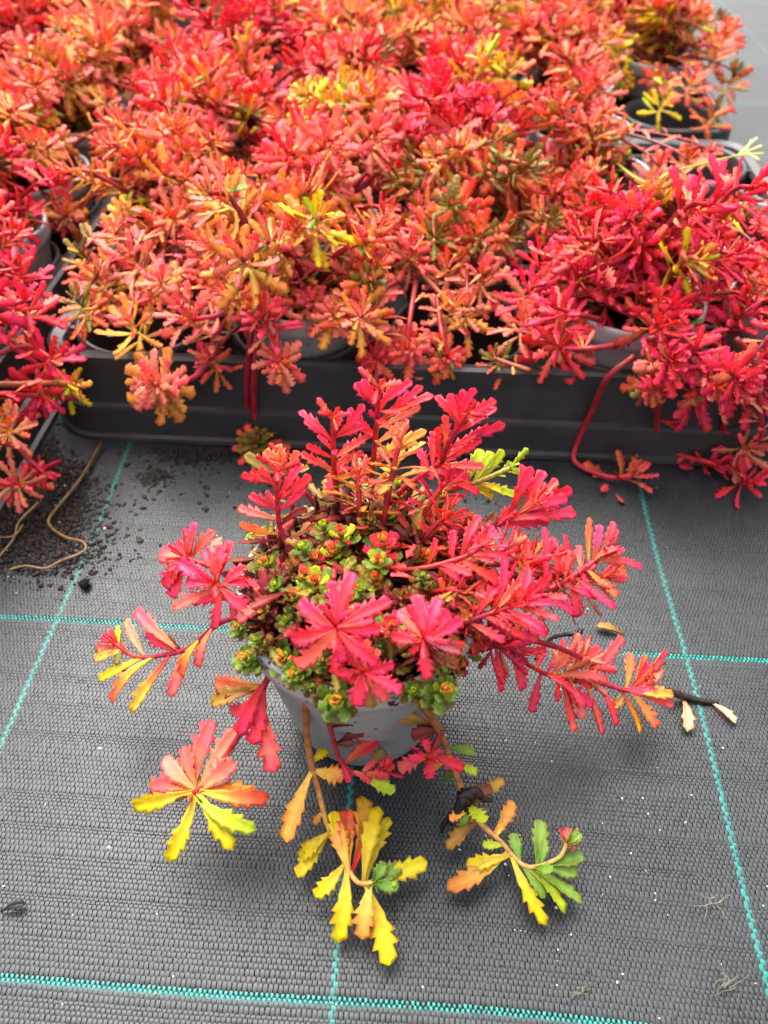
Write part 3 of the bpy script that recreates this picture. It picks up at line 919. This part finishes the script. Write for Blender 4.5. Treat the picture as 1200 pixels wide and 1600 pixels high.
def hero_shoot(path, leaves, n=(0, -.3, 1), r=(.0022, .0015), cols=None, lift=.0, tilt=.35, wid=.34, jit=.003, name='stem', teeth=3, young='PPRC', bk=(.007, .013), yl=(.006, .0115), extra=0, ecol='PPPRC'):
    """path: (px, py, z); leaves: (tip px, tip py, colour[, where along the stem[, extra height]])"""
    pl = catmull([P(*p) - HB for p in path], 9)
    c0, c1 = cols or (lin((130, 34, 32)), lin((205, 36, 58)))
    V, F, C = tube(pl, r[0] * .66, r[1] * .72, c0, c1, 8, True, HR)
    st = inst(name, raw_mesh('stem', V, F, C, STEM), hero, Matrix.Identity(4))
    N = Vector(n).normalized()
    axis = (pl[-1] - pl[-4]).normalized()
    for lf in leaves:
        s = lf[3] if len(lf) > 3 else 1.0
        k0 = int(round(s * (len(pl) - 1)))
        back = HR.uniform(*bk) if s < .97 else (HR.uniform(bk[0] * .4, bk[1]) if tilt > .3 else HR.uniform(0, .003))
        while k0 > 0 and back > 0:
            back -= (pl[k0] - pl[k0 - 1]).length
            k0 -= back > -.001
        att = pl[k0]
        nn = N
        tip = on_plane(lf[0], lf[1], att + HB, nn)
        d = ray(lf[0], lf[1])
        ex = (lf[4] if len(lf) > 4 else 0) + HR.uniform(-jit, jit)
        tip = tip - d.normalized() * ex - HB
        v = tip - att
        L = v.length
        if L > .036:
            v *= .036 / L; L = .036
        face = (nn * (1 - tilt) + axis * tilt) + Vector((HR.uniform(-.3, .3), HR.uniform(-.3, .3), HR.uniform(-.1, .3)))
        w = wid * HR.uniform(.85, 1.15) * min(1.2, max(.58, .020 / max(L, .006)))
        geo = leaf_geo(HR, lf[2], teeth=teeth if L > .010 else 2, w=w, arch=HR.uniform(-.02, .12), fold=HR.uniform(.15, .6), thick=.04, hero=True, tooth=.34 if lf[2] in 'PRCO' else .24, twist=HR.uniform(-.35, .35))
        inst('leaf', raw_mesh('leaf', *geo, LEAF), st, frame(att - v.normalized() * .0005, v, face, L))
    if young:
        M = Matrix.Translation(pl[-1]) @ (axis * .5 + N * .7).to_track_quat('Z', 'Y').to_matrix().to_4x4()
        for k in range(7):
            f = k / 6
            a = k * 2.39996 + HR.uniform(-.3, .3)
            el = math.radians(30 + 45 * f + HR.uniform(-10, 10))
            d = Vector((math.cos(a) * math.cos(el), math.sin(a) * math.cos(el), math.sin(el)))
            inst('leaf', lib_leaf(HR.choice(young), HR)[1], st, M @ frame(Vector((0, 0, 0)), d, Vector((0, 0, 1)), HR.uniform(*yl) * (1.25 - .5 * f)))
    for k in range(extra):
        q = HR.uniform(.25, .9)
        att = pl[int(q * (len(pl) - 1))]
        tg = (pl[min(len(pl) - 1, int(q * (len(pl) - 1)) + 2)] - att).normalized()
        sd = tg.cross(Vector((HR.uniform(-1, 1), HR.uniform(-1, 1), HR.uniform(-.2, 1)))).normalized()
        d = sd * .8 + tg * .6 + Vector((0, 0, .15))
        geo = leaf_geo(HR, HR.choice(ecol), teeth=3, w=wid, arch=HR.uniform(-.02, .12), fold=HR.uniform(.15, .5), thick=.055, hero=True, twist=HR.uniform(-.35, .35), tooth=.32)
        inst('leaf', raw_mesh('leaf', *geo, LEAF), st, frame(att, d, Vector((0, -.2, 1)), HR.uniform(.012, .020)))
    return st

VERT = (0, -.9, .45)
# upright shoots at the back of the pot
hero_shoot([(530, 800, .118), (522, 725, .150), (520, 650, .188)],
           [(465, 642, 'P'), (474, 656, 'P', .95), (512, 640, 'P'), (534, 640, 'P'), (570, 630, 'P'), (570, 665, 'P', .92), (583, 675, 'C', .85), (477, 695, 'P', .78), (468, 707, 'C', .68), (570, 707, 'C', .7), (583, 733, 'O', .6), (496, 715, 'C', .62), (560, 690, 'P', .8), (523, 784, 'B', .45, .004), (545, 745, 'E', .5)], VERT, bk=(.014, .024), wid=.25, extra=5)
hero_shoot([(580, 790, .118), (582, 740, .140), (588, 670, .172), (592, 606, .205)],
           [(553, 597, 'P'), (566, 590, 'P'), (600, 590, 'P'), (622, 596, 'P'), (645, 594, 'P', .95), (662, 602, 'P', .9), (679, 617, 'C', .85), (659, 635, 'S', .8), (668, 672, 'D', .7), (543, 637, 'P', .85), (560, 655, 'P', .75), (640, 655, 'S', .72), (608, 745, 'E', .45), (560, 720, 'O', .6), (630, 690, 'O', .6), (575, 640, 'P', .9, .006)], VERT, bk=(.014, .024), wid=.25, extra=5)
hero_shoot([(600, 792, .118), (635, 760, .130), (668, 738, .140), (690, 722, .150)],
           [(651, 701, 'P'), (677, 672, 'P'), (708, 757, 'P'), (750, 772, 'P'), (758, 730, 'C'), (672, 752, 'P'), (745, 690, 'P'), (722, 700, 'R'), (735, 750, 'P'), (640, 778, 'B', .6), (660, 715, 'R', .9)], (0, -.6, .8), (.0027, .0018))
hero_shoot([(690, 722, .150), (702, 690, .165), (730, 648, .186)],
           [(679, 617, 'P'), (701, 613, 'P'), (723, 606, 'P'), (742, 604, 'P'), (776, 624, 'P'), (778, 636, 'P'), (791, 662, 'P', .85), (756, 668, 'P', .75), (754, 684, 'P', .6), (694, 646, 'C', .6), (685, 665, 'R', .45)], VERT, bk=(.014, .024), wid=.25)
hero_shoot([(690, 770, .125), (735, 757, .135), (765, 745, .14), (798, 731, .145)],
           [(754, 701, 'L', .6), (771, 705, 'L', .75), (787, 701, 'L', .85), (815, 741, 'L'), (807, 776, 'L', .75), (771, 783, 'Y', .55), (804, 724, 'G'), (792, 745, 'G'), (785, 772, 'Y', .65), (748, 765, 'Y', .5)], (0, -.6, .8), cols=(lin((120, 80, 40)), lin((180, 170, 60))), young='LLG')
hero_shoot([(730, 850, .118), (765, 828, .125), (800, 808, .130), (836, 788, .136)],
           [(815, 723, 'P', .85), (831, 727, 'P', .92), (851, 734, 'P'), (872, 748, 'C'), (895, 763, 'P'), (888, 778, 'P'), (903, 802, 'P', .85), (859, 813, 'P', .72), (807, 793, 'P', .7), (775, 800, 'B', .45)], (0, -.75, .7), cols=(lin((60, 26, 24)), lin((210, 40, 62))))
# right-hand spray
hero_shoot([(760, 935, .11), (820, 935, .112), (870, 915, .116), (925, 880, .118), (948, 858, .12)],
           [(1005, 888, 'P', 1, -.004), (959, 813, 'C'), (966, 826, 'C'), (921, 807, 'O'), (981, 877, 'C'), (978, 901, 'O'), (938, 818, 'P'), (967, 934, 'O', .85), (963, 952, 'P', .75), (901, 967, 'P', .68), (862, 837, 'P', .62), (881, 833, 'P', .7), (822, 840, 'C', .45), (804, 828, 'O', .35), (848, 822, 'P', .55), (920, 935, 'P', .75), (905, 850, 'C', .8), (970, 850, 'M'), (955, 885, 'C')], (0, -.5, .85), (.0024, .0017), wid=.27, extra=7)
hero_shoot([(600, 893, .122), (660, 888, .132), (720, 872, .137), (756, 852, .142)],
           [(708, 826, 'P', .75), (750, 804, 'P'), (789, 837, 'P'), (796, 872, 'P'), (740, 908, 'P', .75), (782, 914, 'R', .85), (735, 822, 'P', .9), (700, 915, 'M', .5), (655, 850, 'B', .4), (680, 838, 'R', .55), (772, 820, 'P')], (0, -.5, .85), wid=.27, extra=5)
hero_shoot([(690, 985, .118), (741, 967, .122), (790, 950, .125), (820, 942, .128)],
           [(785, 868, 'P', .7), (782, 904, 'P', .55), (756, 903, 'C', .5), (825, 885, 'P'), (862, 895, 'P'), (875, 969, 'C'), (867, 943, 'P'), (857, 994, 'P', .85), (844, 1000, 'P', .75), (845, 915, 'R'), (800, 985, 'C', .6), (820, 900, 'C', .85), (770, 990, 'M', .4)], (0, -.5, .85), wid=.27, extra=5)
# long shoot lying out to the right
hero_shoot([(720, 985, .112), (773, 1006, .095), (846, 1050, .055), (894, 1064, .045)],
           [(781, 1084, 'P', .4), (817, 1060, 'R', .55), (851, 1004, 'P', .7), (829, 1115, 'P', .75), (800, 990, 'P', .35),
            (880, 997, 'C'), (921, 992, 'C'), (940, 1011, 'C'), (897, 1146, 'C'), (868, 1098, 'P'), (928, 1105, 'P'), (905, 1010, 'C', .95), (952, 1064, 'C'), (865, 1030, 'R', .85), (912, 1125, 'S')], (.1, -.45, .85), extra=5)
hero_shoot([(894, 1064, .045), (940, 1068, .036), (981, 1079, .03), (1008, 1070, .03)],
           [(981, 985, 'C', .35), (962, 1137, 'P', .4), (940, 1151, 'C', .3), (984, 1018, 'O', .8), (1008, 1021, 'O'), (1042, 1013, 'C'), (1034, 1040, 'S'), (1054, 1086, 'D'), (1054, 1102, 'C'), (1027, 1139, 'O'), (1000, 1149, 'K', .9), (957, 1108, 'E', .85), (1020, 1050, 'R'), (1012, 1035, 'R')], (.1, -.4, .9), young='RCO', extra=3, ecol='CP')
# stars facing up in the middle
hero_shoot([(535, 1010, .125), (530, 995, .135), (525, 980, .146)],
           [(552, 892, 'P'), (518, 905, 'P'), (467, 937, 'P'), (452, 998, 'P'), (462, 1043, 'C'), (537, 1038, 'P'), (593, 1038, 'P'), (612, 937, 'P'), (597, 982, 'P'), (523, 1056, 'P', .8), (480, 960, 'P', .9), (545, 930, 'P'), (500, 1010, 'R', .7), (575, 1010, 'P', .8), (570, 945, 'R', .8)], (0, -.55, .85), tilt=.2, wid=.36, jit=.002, yl=(.009, .0145))
hero_shoot([(668, 1020, .12), (665, 1008, .128), (662, 998, .138)],
           [(650, 927, 'P'), (687, 932, 'P'), (723, 967, 'P'), (608, 993, 'P'), (667, 1065, 'P'), (725, 1020, 'M'), (640, 1023, 'P'), (620, 953, 'C'), (718, 1043, 'B', .7), (700, 950, 'P', .9), (672, 960, 'P'), (635, 970, 'P', .9)], (0, -.55, .85), tilt=.2, wid=.36, jit=.002, yl=(.009, .0145))
hero_shoot([(570, 1030, .12), (568, 1040, .124), (567, 1050, .128)],
           [(522, 1052, 'P'), (557, 1106, 'P'), (605, 1096, 'C'), (628, 1083, 'P'), (617, 1037, 'P'), (573, 997, 'C'), (583, 1108, 'E', .8), (595, 1015, 'C'), (540, 1015, 'P'), (600, 1065, 'P')], (0, -.6, .8), tilt=.2, wid=.38, jit=.002, yl=(.009, .0145))
# stars on the left
hero_shoot([(420, 960, .11), (375, 935, .118), (338, 913, .125)],
           [(278, 877, 'P'), (320, 857, 'P'), (363, 843, 'P'), (386, 885, 'P'), (394, 913, 'P'), (395, 960, 'P'), (337, 985, 'P'), (268, 953, 'C'), (290, 905, 'P'), (348, 850, 'R'), (300, 940, 'P', .9), (360, 965, 'C', .8), (375, 955, 'S', .5)], (-.1, -.5, .85), tilt=.2, wid=.38, jit=.002, yl=(.009, .0145))
hero_shoot([(400, 920, .108), (340, 890, .112), (292, 872, .112)],
           [(308, 815, 'P'), (337, 828, 'R'), (247, 865, 'C'), (260, 892, 'R'), (277, 843, 'R'), (257, 920, 'P'), (270, 937, 'P'), (343, 838, 'S', .8), (285, 850, 'P'), (300, 845, 'C')], (-.1, -.5, .85), wid=.42, tilt=.2, yl=(.009, .0145))
hero_shoot([(473, 887, .118), (441, 835, .130), (433, 782, .152), (433, 737, .172)],
           [(375, 742, 'P'), (390, 735, 'P'), (405, 727, 'P'), (437, 725, 'P'), (473, 723, 'P'), (487, 742, 'P'), (478, 762, 'P', .9), (370, 793, 'C', .75), (372, 818, 'O', .65), (387, 773, 'P', .8), (482, 793, 'M', .7), (455, 765, 'R', .95), (415, 765, 'P', .95)], VERT, bk=(.014, .024), wid=.25)
hero_shoot([(500, 800, .115), (470, 760, .130), (445, 725, .142)],
           [(433, 693, 'O'), (467, 703, 'O'), (390, 717, 'C'), (410, 705, 'O'), (485, 730, 'E'), (425, 720, 'O'), (380, 710, 'A')], (0, -.8, .6))
# long shoot out to the left
hero_shoot([(400, 965, .108), (345, 972, .095), (300, 1010, .07), (259, 1023, .06), (213, 1026, .055), (178, 1005, .058)],
           [(211, 950, 'C', .62), (266, 1090, 'C', .6), (203, 1117, 'K', .66), (174, 1101, 'T', .78), (153, 1063, 'Y', .9), (146, 1030, 'D'), (159, 992, 'R'), (168, 985, 'C'), (263, 992, 'B', .55), (197, 965, 'S', .85), (150, 1008, 'C'), (186, 975, 'L'), (180, 1040, 'A'), (310, 1045, 'C', .32), (285, 1060, 'T', .4), (230, 985, 'P', .6), (190, 1050, 'O', .9)], (-.1, -.45, .85), (.0023, .0014), young='RCA')
# lower left shoot with the two-tone star
hero_shoot([(440, 1020, .108), (424, 1048, .097), (389, 1122, .07), (350, 1185, .05), (303, 1241, .042)],
           [(334, 1067, 'O', .38), (328, 1101, 'E', .42), (358, 1111, 'C', .5), (435, 1228, 'C', .48), (372, 1150, 'P', .35), (395, 1165, 'P', .4),
            (332, 1120, 'C'), (370, 1138, 'S'), (255, 1182, 'S'), (289, 1164, 'C'), (370, 1191, 'C'), (232, 1228, 'C'), (205, 1258, 'Y'), (263, 1348, 'Y'), (364, 1329, 'Y'), (404, 1299, 'L'), (449, 1251, 'T'), (404, 1240, 'K'), (310, 1210, 'A'), (318, 1222, 'G')], (-.05, -.4, .9), (.0026, .0018), wid=.47, tilt=.15, jit=.002, young='GAO')
# front stem with the big yellow star
hero_shoot([(486, 1030, .112), (480, 1065, .098), (478, 1128, .066), (484, 1181, .045), (496, 1230, .03), (510, 1284, .022), (531, 1331, .018), (556, 1376, .017), (583, 1380, .018)],
           [(444, 1328, 'D', .50), (514, 1172, 'Y', .47), (541, 1212, 'D', .50), (464, 1372, 'Y', .76), (468, 1345, 'Y', .74), (519, 1266, 'Y', .84), (525, 1283, 'D', .95), (569, 1222, 'K', .92), (593, 1250, 'Y', .97), (608, 1275, 'Y', .98), (491, 1403, 'Y', .90), (528, 1475, 'Y', .93), (566, 1470, 'D'), (612, 1520, 'Y'), (669, 1346, 'Y'), (602, 1345, 'G'), (628, 1352, 'G'), (625, 1385, 'G'), (490, 1290, 'D', .66), (545, 1262, 'T', .9)],
           (0, -.25, 1), (.0030, .0016), cols=(lin((120, 44, 34)), lin((232, 170, 90))), wid=.46, tilt=.15, jit=.002, young='GGL')
hero_shoot([(505, 1060, .112), (503, 1094, .094), (516, 1138, .068), (534, 1191, .046), (566, 1212, .04), (598, 1203, .042)],
           [(564, 1127, 'M', .5), (577, 1134, 'M', .55), (591, 1156, 'R', .85), (602, 1169, 'A'), (619, 1237, 'L'), (618, 1195, 'C'), (555, 1160, 'B', .6), (612, 1185, 'R'), (590, 1185, 'C'), (545, 1225, 'P', .7), (610, 1215, 'C'), (580, 1225, 'C', .9)], (0, -.4, .9), (.0022, .0015), cols=(lin((110, 30, 34)), lin((200, 40, 60))))
# front right stem: red star, dead leaves, yellow and green end
S19 = hero_shoot([(640, 1060, .112), (650, 1090, .097), (681, 1131, .072), (701, 1178, .048), (722, 1234, .026), (745, 1280, .018), (783, 1316, .015), (822, 1354, .014), (870, 1342, .018), (886, 1318, .022)],
           [(788, 1217, 'E', .55), (772, 1235, 'B', .53), (701, 1282, 'D', .58), (730, 1272, 'D', .66), (698, 1328, 'E', .66), (802, 1250, 'D', .70), (788, 1282, 'D', .72), (843, 1279, 'G', .9), (752, 1320, 'L', .77), (727, 1352, 'Y', .78), (691, 1395, 'D', .76), (855, 1448, 'Y', .79), (884, 1429, 'L', .84), (911, 1412, 'G', .88), (913, 1337, 'G', .93), (904, 1364, 'G', .9), (853, 1405, 'G', .84), (909, 1301, 'G'), (875, 1300, 'G'), (890, 1292, 'C'), (800, 1300, 'G', .82), (908, 1318, 'A'), (850, 1310, 'G', .93)],
           (0, -.25, 1), (.0034, .0013), cols=(lin((120, 40, 32)), lin((190, 150, 80))), wid=.40, tilt=.15, jit=.002, young='GGRA', extra=7, ecol='YLGDG')
hero_shoot([(690, 1140, .068), (680, 1165, .062), (668, 1186, .062)],
           [(727, 1200, 'P'), (621, 1204, 'C'), (672, 1219, 'P'), (662, 1146, 'P'), (690, 1170, 'P'), (638, 1185, 'P'), (604, 1113, 'E', .5), (640, 1150, 'M', .7)], (0, -.5, .85), wid=.42, tilt=.2)
for hx, hy, hz, pal, S in ((705, 800, .138, 'red', .85), (795, 858, .13, 'pink', .95), (850, 872, .122, 'red', .95), (725, 925, .132, 'rust', .8), (838, 925, .116, 'pink', .9), (900, 900, .113, 'coral', .9), 
                           (560, 735, .15, 'peach', .8), (625, 690, .165, 'peach', .85), (765, 960, .122, 'red', .85), (800, 1010, .085, 'pink', .85), (930, 1040, .045, 'coral', .85), (950, 900, .112, 'coral', .85), (700, 750, .145, 'pink', .8)):
    e = P(hx, hy, hz)
    b = HB + Vector(((e.x - HB.x) * .35, (e.y - HB.y) * .35, .10))
    if hz < .1: b = P(760, 990, .112)
    shoot_auto(hero, [b, b.lerp(e, .45) + Vector((0, 0, .006)), b.lerp(e, .8) + Vector((0, 0, .004)), e], 'spray', pal, HR, None, S, .0016, .0012, 4)
# blackened dead leaves hanging on that stem
for tipx, tipy, zz in ((705, 1290, .012), (728, 1296, .008), (762, 1240, .024), (770, 1250, .02), (690, 1300, .006), (742, 1258, .02)):
    a = P(722, 1240, .027) - HB; b = P(tipx, tipy, zz) - HB
    pl = catmull([a, a.lerp(b, .4) + Vector((.002, 0, .003)), a.lerp(b, .75) + Vector((-.001, 0, -.001)), b], 4)
    V, F, C = tube(pl, .0028, .0010, lin((26, 18, 16)), lin((40, 28, 24)), 6, True, HR)
    inst('dead_leaf', raw_mesh('dead_leaf', V, F, C, STEM), S19, Matrix.Identity(4))
# tight rosettes crowding the pot
BUDL = [(402, 833, 20, 'lime'), (415, 880, 22, 'lime'), (473, 857, 17, 'green'), (505, 823, 16, 'green'), (532, 830, 18, 'orange'), (520, 860, 20, 'orange'), (493, 873, 15, 'red'), (477, 897, 16, 'orange'),
        (493, 907, 18, 'orange'), (598, 847, 26, 'red'), (578, 813, 16, 'lime'), (607, 803, 18, 'lime'), (585, 903, 18, 'orange'), (563, 920, 15, 'green'), (513, 930, 15, 'green'), (460, 930, 18, 'orange'),
        (685, 810, 18, 'red'), (730, 813, 19, 'red'), (693, 777, 16, 'green'), (370, 980, 14, 'lime'), (382, 1027, 17, 'lime'), (415, 1007, 14, 'rust'), (442, 1027, 19, 'lime'), (458, 1053, 20, 'lime'), (527, 1093, 22, 'lime'),
        (693, 1077, 22, 'lime'), (612, 977, 16, 'red'), (603, 1003, 16, 'green'), (687, 965, 15, 'orange'), (743, 993, 20, 'red'), (590, 873, 14, 'orange'), (447, 970, 14, 'green'), (690, 1040, 14, 'green'), (553, 1070, 15, 'green'),
        (503, 1033, 15, 'green'), (620, 760, 16, 'green'), (640, 830, 14, 'rust'), (660, 900, 13, 'green'), (550, 790, 14, 'rust'), (480, 945, 13, 'green'), (630, 930, 14, 'rust'), (720, 900, 14, 'rust'), (430, 915, 14, 'green'), (455, 880, 13, 'rust'), (545, 880, 13, 'green'), (700, 860, 14, 'rust'), (410, 950, 14, 'rust'), (470, 1000, 14, 'rust'), (490, 1072, 15, 'green'), (612, 1082, 15, 'rust'), (645, 1078, 16, 'green'), (715, 1035, 16, 'rust'), (400, 1000, 15, 'green'), (735, 950, 16, 'rust')]
for k in range(12):
    a, q = k * 2.39996, math.sqrt((k + .5) / 12) * 1.0
    BUDL.append((563 + 178 * q * math.cos(a) + HR.uniform(-8, 8), 912 + 138 * q * math.sin(a) + HR.uniform(-8, 8), HR.uniform(12, 17), HR.choice(['green', 'rust', 'green', 'orange', 'rust', 'lime'])))
for ib, (x, y, r, key) in enumerate(BUDL):
    cx, cy = 563, 905
    rr = math.hypot((x - cx) / 195, (y - cy) / 150)
    z = .137 - .016 * min(1.2, rr) ** 2 + HR.uniform(-.007, .006)
    if ib >= 54: z -= .006
    p = P(x, y, z) - HB
    dep = (p + HB - EYE).dot(FWD)
    out = Vector((p.x, p.y, 0)) * 6
    ax = Vector((out.x * .9, out.y * .9 - .15, 1)).normalized()
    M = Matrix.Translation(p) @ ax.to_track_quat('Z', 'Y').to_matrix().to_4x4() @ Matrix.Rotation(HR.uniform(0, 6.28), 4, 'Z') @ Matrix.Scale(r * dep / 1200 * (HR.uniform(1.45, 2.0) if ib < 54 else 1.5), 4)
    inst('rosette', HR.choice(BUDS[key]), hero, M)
# short woody stems with old leaves between them
for k in range(84):
    a, r = HR.uniform(0, 6.28), .05 * math.sqrt(HR.random())
    b0 = Vector((r * math.cos(a), r * math.sin(a), .097))
    tp = b0 + Vector((math.cos(a) * HR.uniform(-.004, .012), math.sin(a) * HR.uniform(-.004, .012), HR.uniform(.016, .036)))
    V, F, C = tube(catmull([b0, b0.lerp(tp, .5) + Vector((HR.uniform(-.003, .003), HR.uniform(-.003, .003), 0)), tp], 4), .0016, .0012, lin((50, 24, 20)), lin((110, 44, 34)), 6, True, HR)
    st = inst('stem', raw_mesh('stem', V, F, C, STEM), hero, Matrix.Identity(4))
    for q in range(6):
        s = HR.uniform(.3, 1)
        aa = HR.uniform(0, 6.28)
        d = Vector((math.cos(aa), math.sin(aa), HR.uniform(-.1, .9)))
        inst('leaf', lib_leaf(HR.choice('BMBMABEMARC'), HR)[1], st, frame(b0.lerp(tp, s), d, Vector((0, 0, 1)), HR.uniform(.013, .021)))

# ------------------------------------------------------------------ litter on the mat
def fallen(px, py, tx, ty, col, z, label, name='fallen_leaf', w=.34):
    a, b = P(px, py, .0022), P(tx, ty, z * .55)
    geo = leaf_geo(HR, col, teeth=2, w=w, arch=.08, fold=.4, thick=.10)
    o = mesh_obj(name, geo[0], geo[1], LEAF, None, geo[2])
    o.matrix_world = frame(a, b - a, Vector((.1, .1, 1)), (b - a).length)
    tag(o, label, 'leaf')
fallen(1066, 1090, 1074, 1143, 'W', .006, 'small pale dry leaf curled under the end of the black twig')
fallen(1112, 1098, 1150, 1130, 'W', .005, 'pale shrivelled leaf lying at the tip of the black twig')
fallen(975, 992, 932, 978, 'E', .006, 'tan dead leaf on the mat behind the long red shoot')
fallen(0, 1425, 40, 1412, 'X', .006, 'blackened dry leaf lying alone on the empty mat')

def strand(name, pts, r0, r1, c0, c1, label, cat, sides=6, nodes=True):
    p = catmull(pts, 6)
    V, F, C = tube(p, r0, r1, lin(c0), lin(c1), sides, nodes, HR)
    o = mesh_obj(name, V, F, STEM, None, C)
    tag(o, label, cat)
    return o
strand('dead_twig', [P(1045, 1080, .010), P(1075, 1090, .003), P(1100, 1096, .0022), P(1122, 1098, .0020)], .0022, .0014, (40, 24, 20), (28, 18, 16), 'thin black twig on the mat past the orange shoot tip', 'twig')
V, F, C = tube(catmull([p - HB for p in (P(838, 1030, .06), P(858, 1000, .045), P(880, 992, .04), P(900, 990, .04), P(908, 984, .042), P(902, 996, .04))], 6), .0010, .0016, lin((40, 20, 18)), lin((24, 16, 14)), 6, True, HR)
inst('dead_stalk', raw_mesh('dead_stalk', V, F, C, STEM), hero, Matrix.Identity(4))
strand('dry_root', [P(158, 692, .006), P(128, 745, .006), P(92, 790, .007), P(76, 812, .006), P(82, 826, .005), P(104, 840, .005), P(128, 846, .005), P(134, 858, .004), P(118, 868, .004), P(96, 876, .004), P(70, 888, .003), P(40, 884, .003), P(15, 890, .003)], .0014, .0007, (104, 76, 38), (140, 104, 66), 'long tan dried root curling across the spilled compost', 'root')
strand('dry_root', [P(60, 785, .008), P(30, 815, .006), P(22, 840, .005), P(5, 862, .004), P(-10, 880, .004)], .0010, .0006, (150, 120, 80), (120, 92, 60), 'thin pale root beside the edge of the side tray', 'root')
strand('dry_root', [P(36, 820, .005), P(20, 838, .006), P(-10, 838, .006)], .0008, .0005, (150, 120, 80), (120, 92, 60), 'short pale rootlet crossing the thin root by the side tray', 'root')
def tangle(px, py, rad, seed, label):
    r = random.Random(seed)
    G = Geo()
    for k in range(9):
        x, y = px + r.uniform(-rad, rad) * .4, py + r.uniform(-rad, rad) * .3
        a = r.uniform(0, 6.28)
        pts = []
        for s in range(5):
            pts.append(P(x, y, .0015 + r.uniform(0, .0012)))
            a += r.uniform(-.8, .8)
            x += math.cos(a) * rad * .35; y += math.sin(a) * rad * .22
        G.add(*tube(catmull(pts, 3), .00022, .00012, lin((120, 112, 92)), lin((96, 90, 76)), 4, False))
    V, F, C = G.arr()
    o = mesh_obj('root_tangle', V, F, STEM, None, C)
    tag(o, label, 'root')
tangle(1140, 1535, 34, 1, 'wispy tangle of pale rootlets near the crossing of teal lines')
tangle(1110, 1408, 26, 2, 'few hair-thin pale roots beside the long teal line')
tangle(905, 1548, 16, 3, 'tiny ball of pale fibres next to the double teal line')

def granule(r, s, flat=.7):
    t = (1 + 5 ** .5) / 2
    V = np.array([(-1, t, 0), (1, t, 0), (-1, -t, 0), (1, -t, 0), (0, -1, t), (0, 1, t), (0, -1, -t), (0, 1, -t), (t, 0, -1), (t, 0, 1), (-t, 0, -1), (-t, 0, 1)]) / 1.9
    V = V * np.array([[r.uniform(.6, 1.3)] for _ in range(12)])
    V = V * np.array([s * r.uniform(.7, 1.4), s * r.uniform(.7, 1.4), s * flat])
    a = r.uniform(0, 6.28)
    R = np.array([[math.cos(a), -math.sin(a), 0], [math.sin(a), math.cos(a), 0], [0, 0, 1]])
    return V @ R.T
ICO = [(0, 11, 5), (0, 5, 1), (0, 1, 7), (0, 7, 10), (0, 10, 11), (1, 5, 9), (5, 11, 4), (11, 10, 2), (10, 7, 6), (7, 1, 8), (3, 9, 4), (3, 4, 2), (3, 2, 6), (3, 6, 8), (3, 8, 9), (4, 9, 5), (2, 4, 11), (6, 2, 10), (8, 6, 7), (9, 8, 1)]
r = random.Random(21)
G = Geo()
for k in range(130):
    px, py = r.uniform(-40, 1240), r.uniform(690, 1610)
    if r.random() < .5: px = r.uniform(650, 1240); py = r.uniform(1050, 1610)
    s = r.choice([.0003, .00035, .0004, .0005]) * r.uniform(.8, 1.3)
    if r.random() < .05: s *= 1.8
    p = P(px, py, .0)
    c = lin((225, 224, 215)) if r.random() < .75 else lin((40, 32, 28))
    G.add(granule(r, s) + np.array([p.x, p.y, .0006 + s * .4]), ICO, np.tile(c, (12, 1)))
V, F, C = G.arr()
o = mesh_obj('perlite_specks', V, F, CRUMB, None, C, kind='stuff')
tag(o, 'scattered white perlite grains and dark crumbs on the mat', 'grit')
G = Geo()
for k in range(8000):
    u = r.random()
    if u < .62: px, py = r.gauss(70, 52), r.gauss(765, 48)
    elif u < .80: px, py = r.gauss(60, 60), r.gauss(850, 28)
    elif u < .90: px, py = r.gauss(300, 32), r.gauss(706, 9)
    elif u < .95: px, py = r.gauss(240, 14), r.gauss(748, 8)
    else: px, py = r.uniform(90, 900), r.uniform(700, 800)
    s = .0004 + abs(r.gauss(0, .0007))
    if px < -60: continue
    p = P(px, py, 0)
    if p.y > .447 and p.x > -.29: continue
    c = lin((32, 21, 16)) * r.uniform(.4, 1.8)
    if r.random() < .03: c = lin((170, 160, 140)); s *= .5
    hz = max(0, 1 - math.hypot((px - 70) / 110, (py - 765) / 85)) * .003 * r.random()
    G.add(granule(r, s, .6) + np.array([p.x, p.y, .0004 + s * .3 + hz]), ICO, np.tile(c, (12, 1)))
V, F, C = G.arr()
o = mesh_obj('spilled_compost', V, F, CRUMB, None, C, kind='stuff')
tag(o, 'dark crumbly compost spilled on the mat by the tray corner', 'soil')
p = P(132, 913, .003)
V = granule(r, .0035, 1) + np.array([p.x, p.y, .003])
o = mesh_obj('soil_crumb', V, ICO, SOIL); tag(o, 'single dark round clod on the mat near the teal crossing', 'soil clod')

# slender weed growing out over the empty cups
wp = [CELL[('a', 3, 3)].location + Vector((.01, -.01, .088)), P(1000, 282, .13), P(1050, 268, .135), P(1100, 255, .14), P(1150, 243, .145), P(1168, 238, .146)]
w = strand('weed_sprig', wp, .0012, .0006, (150, 170, 60), (190, 190, 80), 'slender green weed sprig sticking out over the empty tray cups', 'weed', 5, False)
for dx, dy in ((22, -10), (26, 2), (14, -22), (18, 12), (6, -18)):
    pl = catmull([wp[-2].lerp(wp[-1], r.random()), P(1168 + dx, 238 + dy, .147)], 4)
    V, F, C = tube(pl, .0006, .0011, lin((180, 190, 80)), lin((205, 205, 120)), 5, False)
    b = raw_mesh('flower_stalk', V, F, C, STEM); inst('flower_stalk', b, w, Matrix.Identity(4))
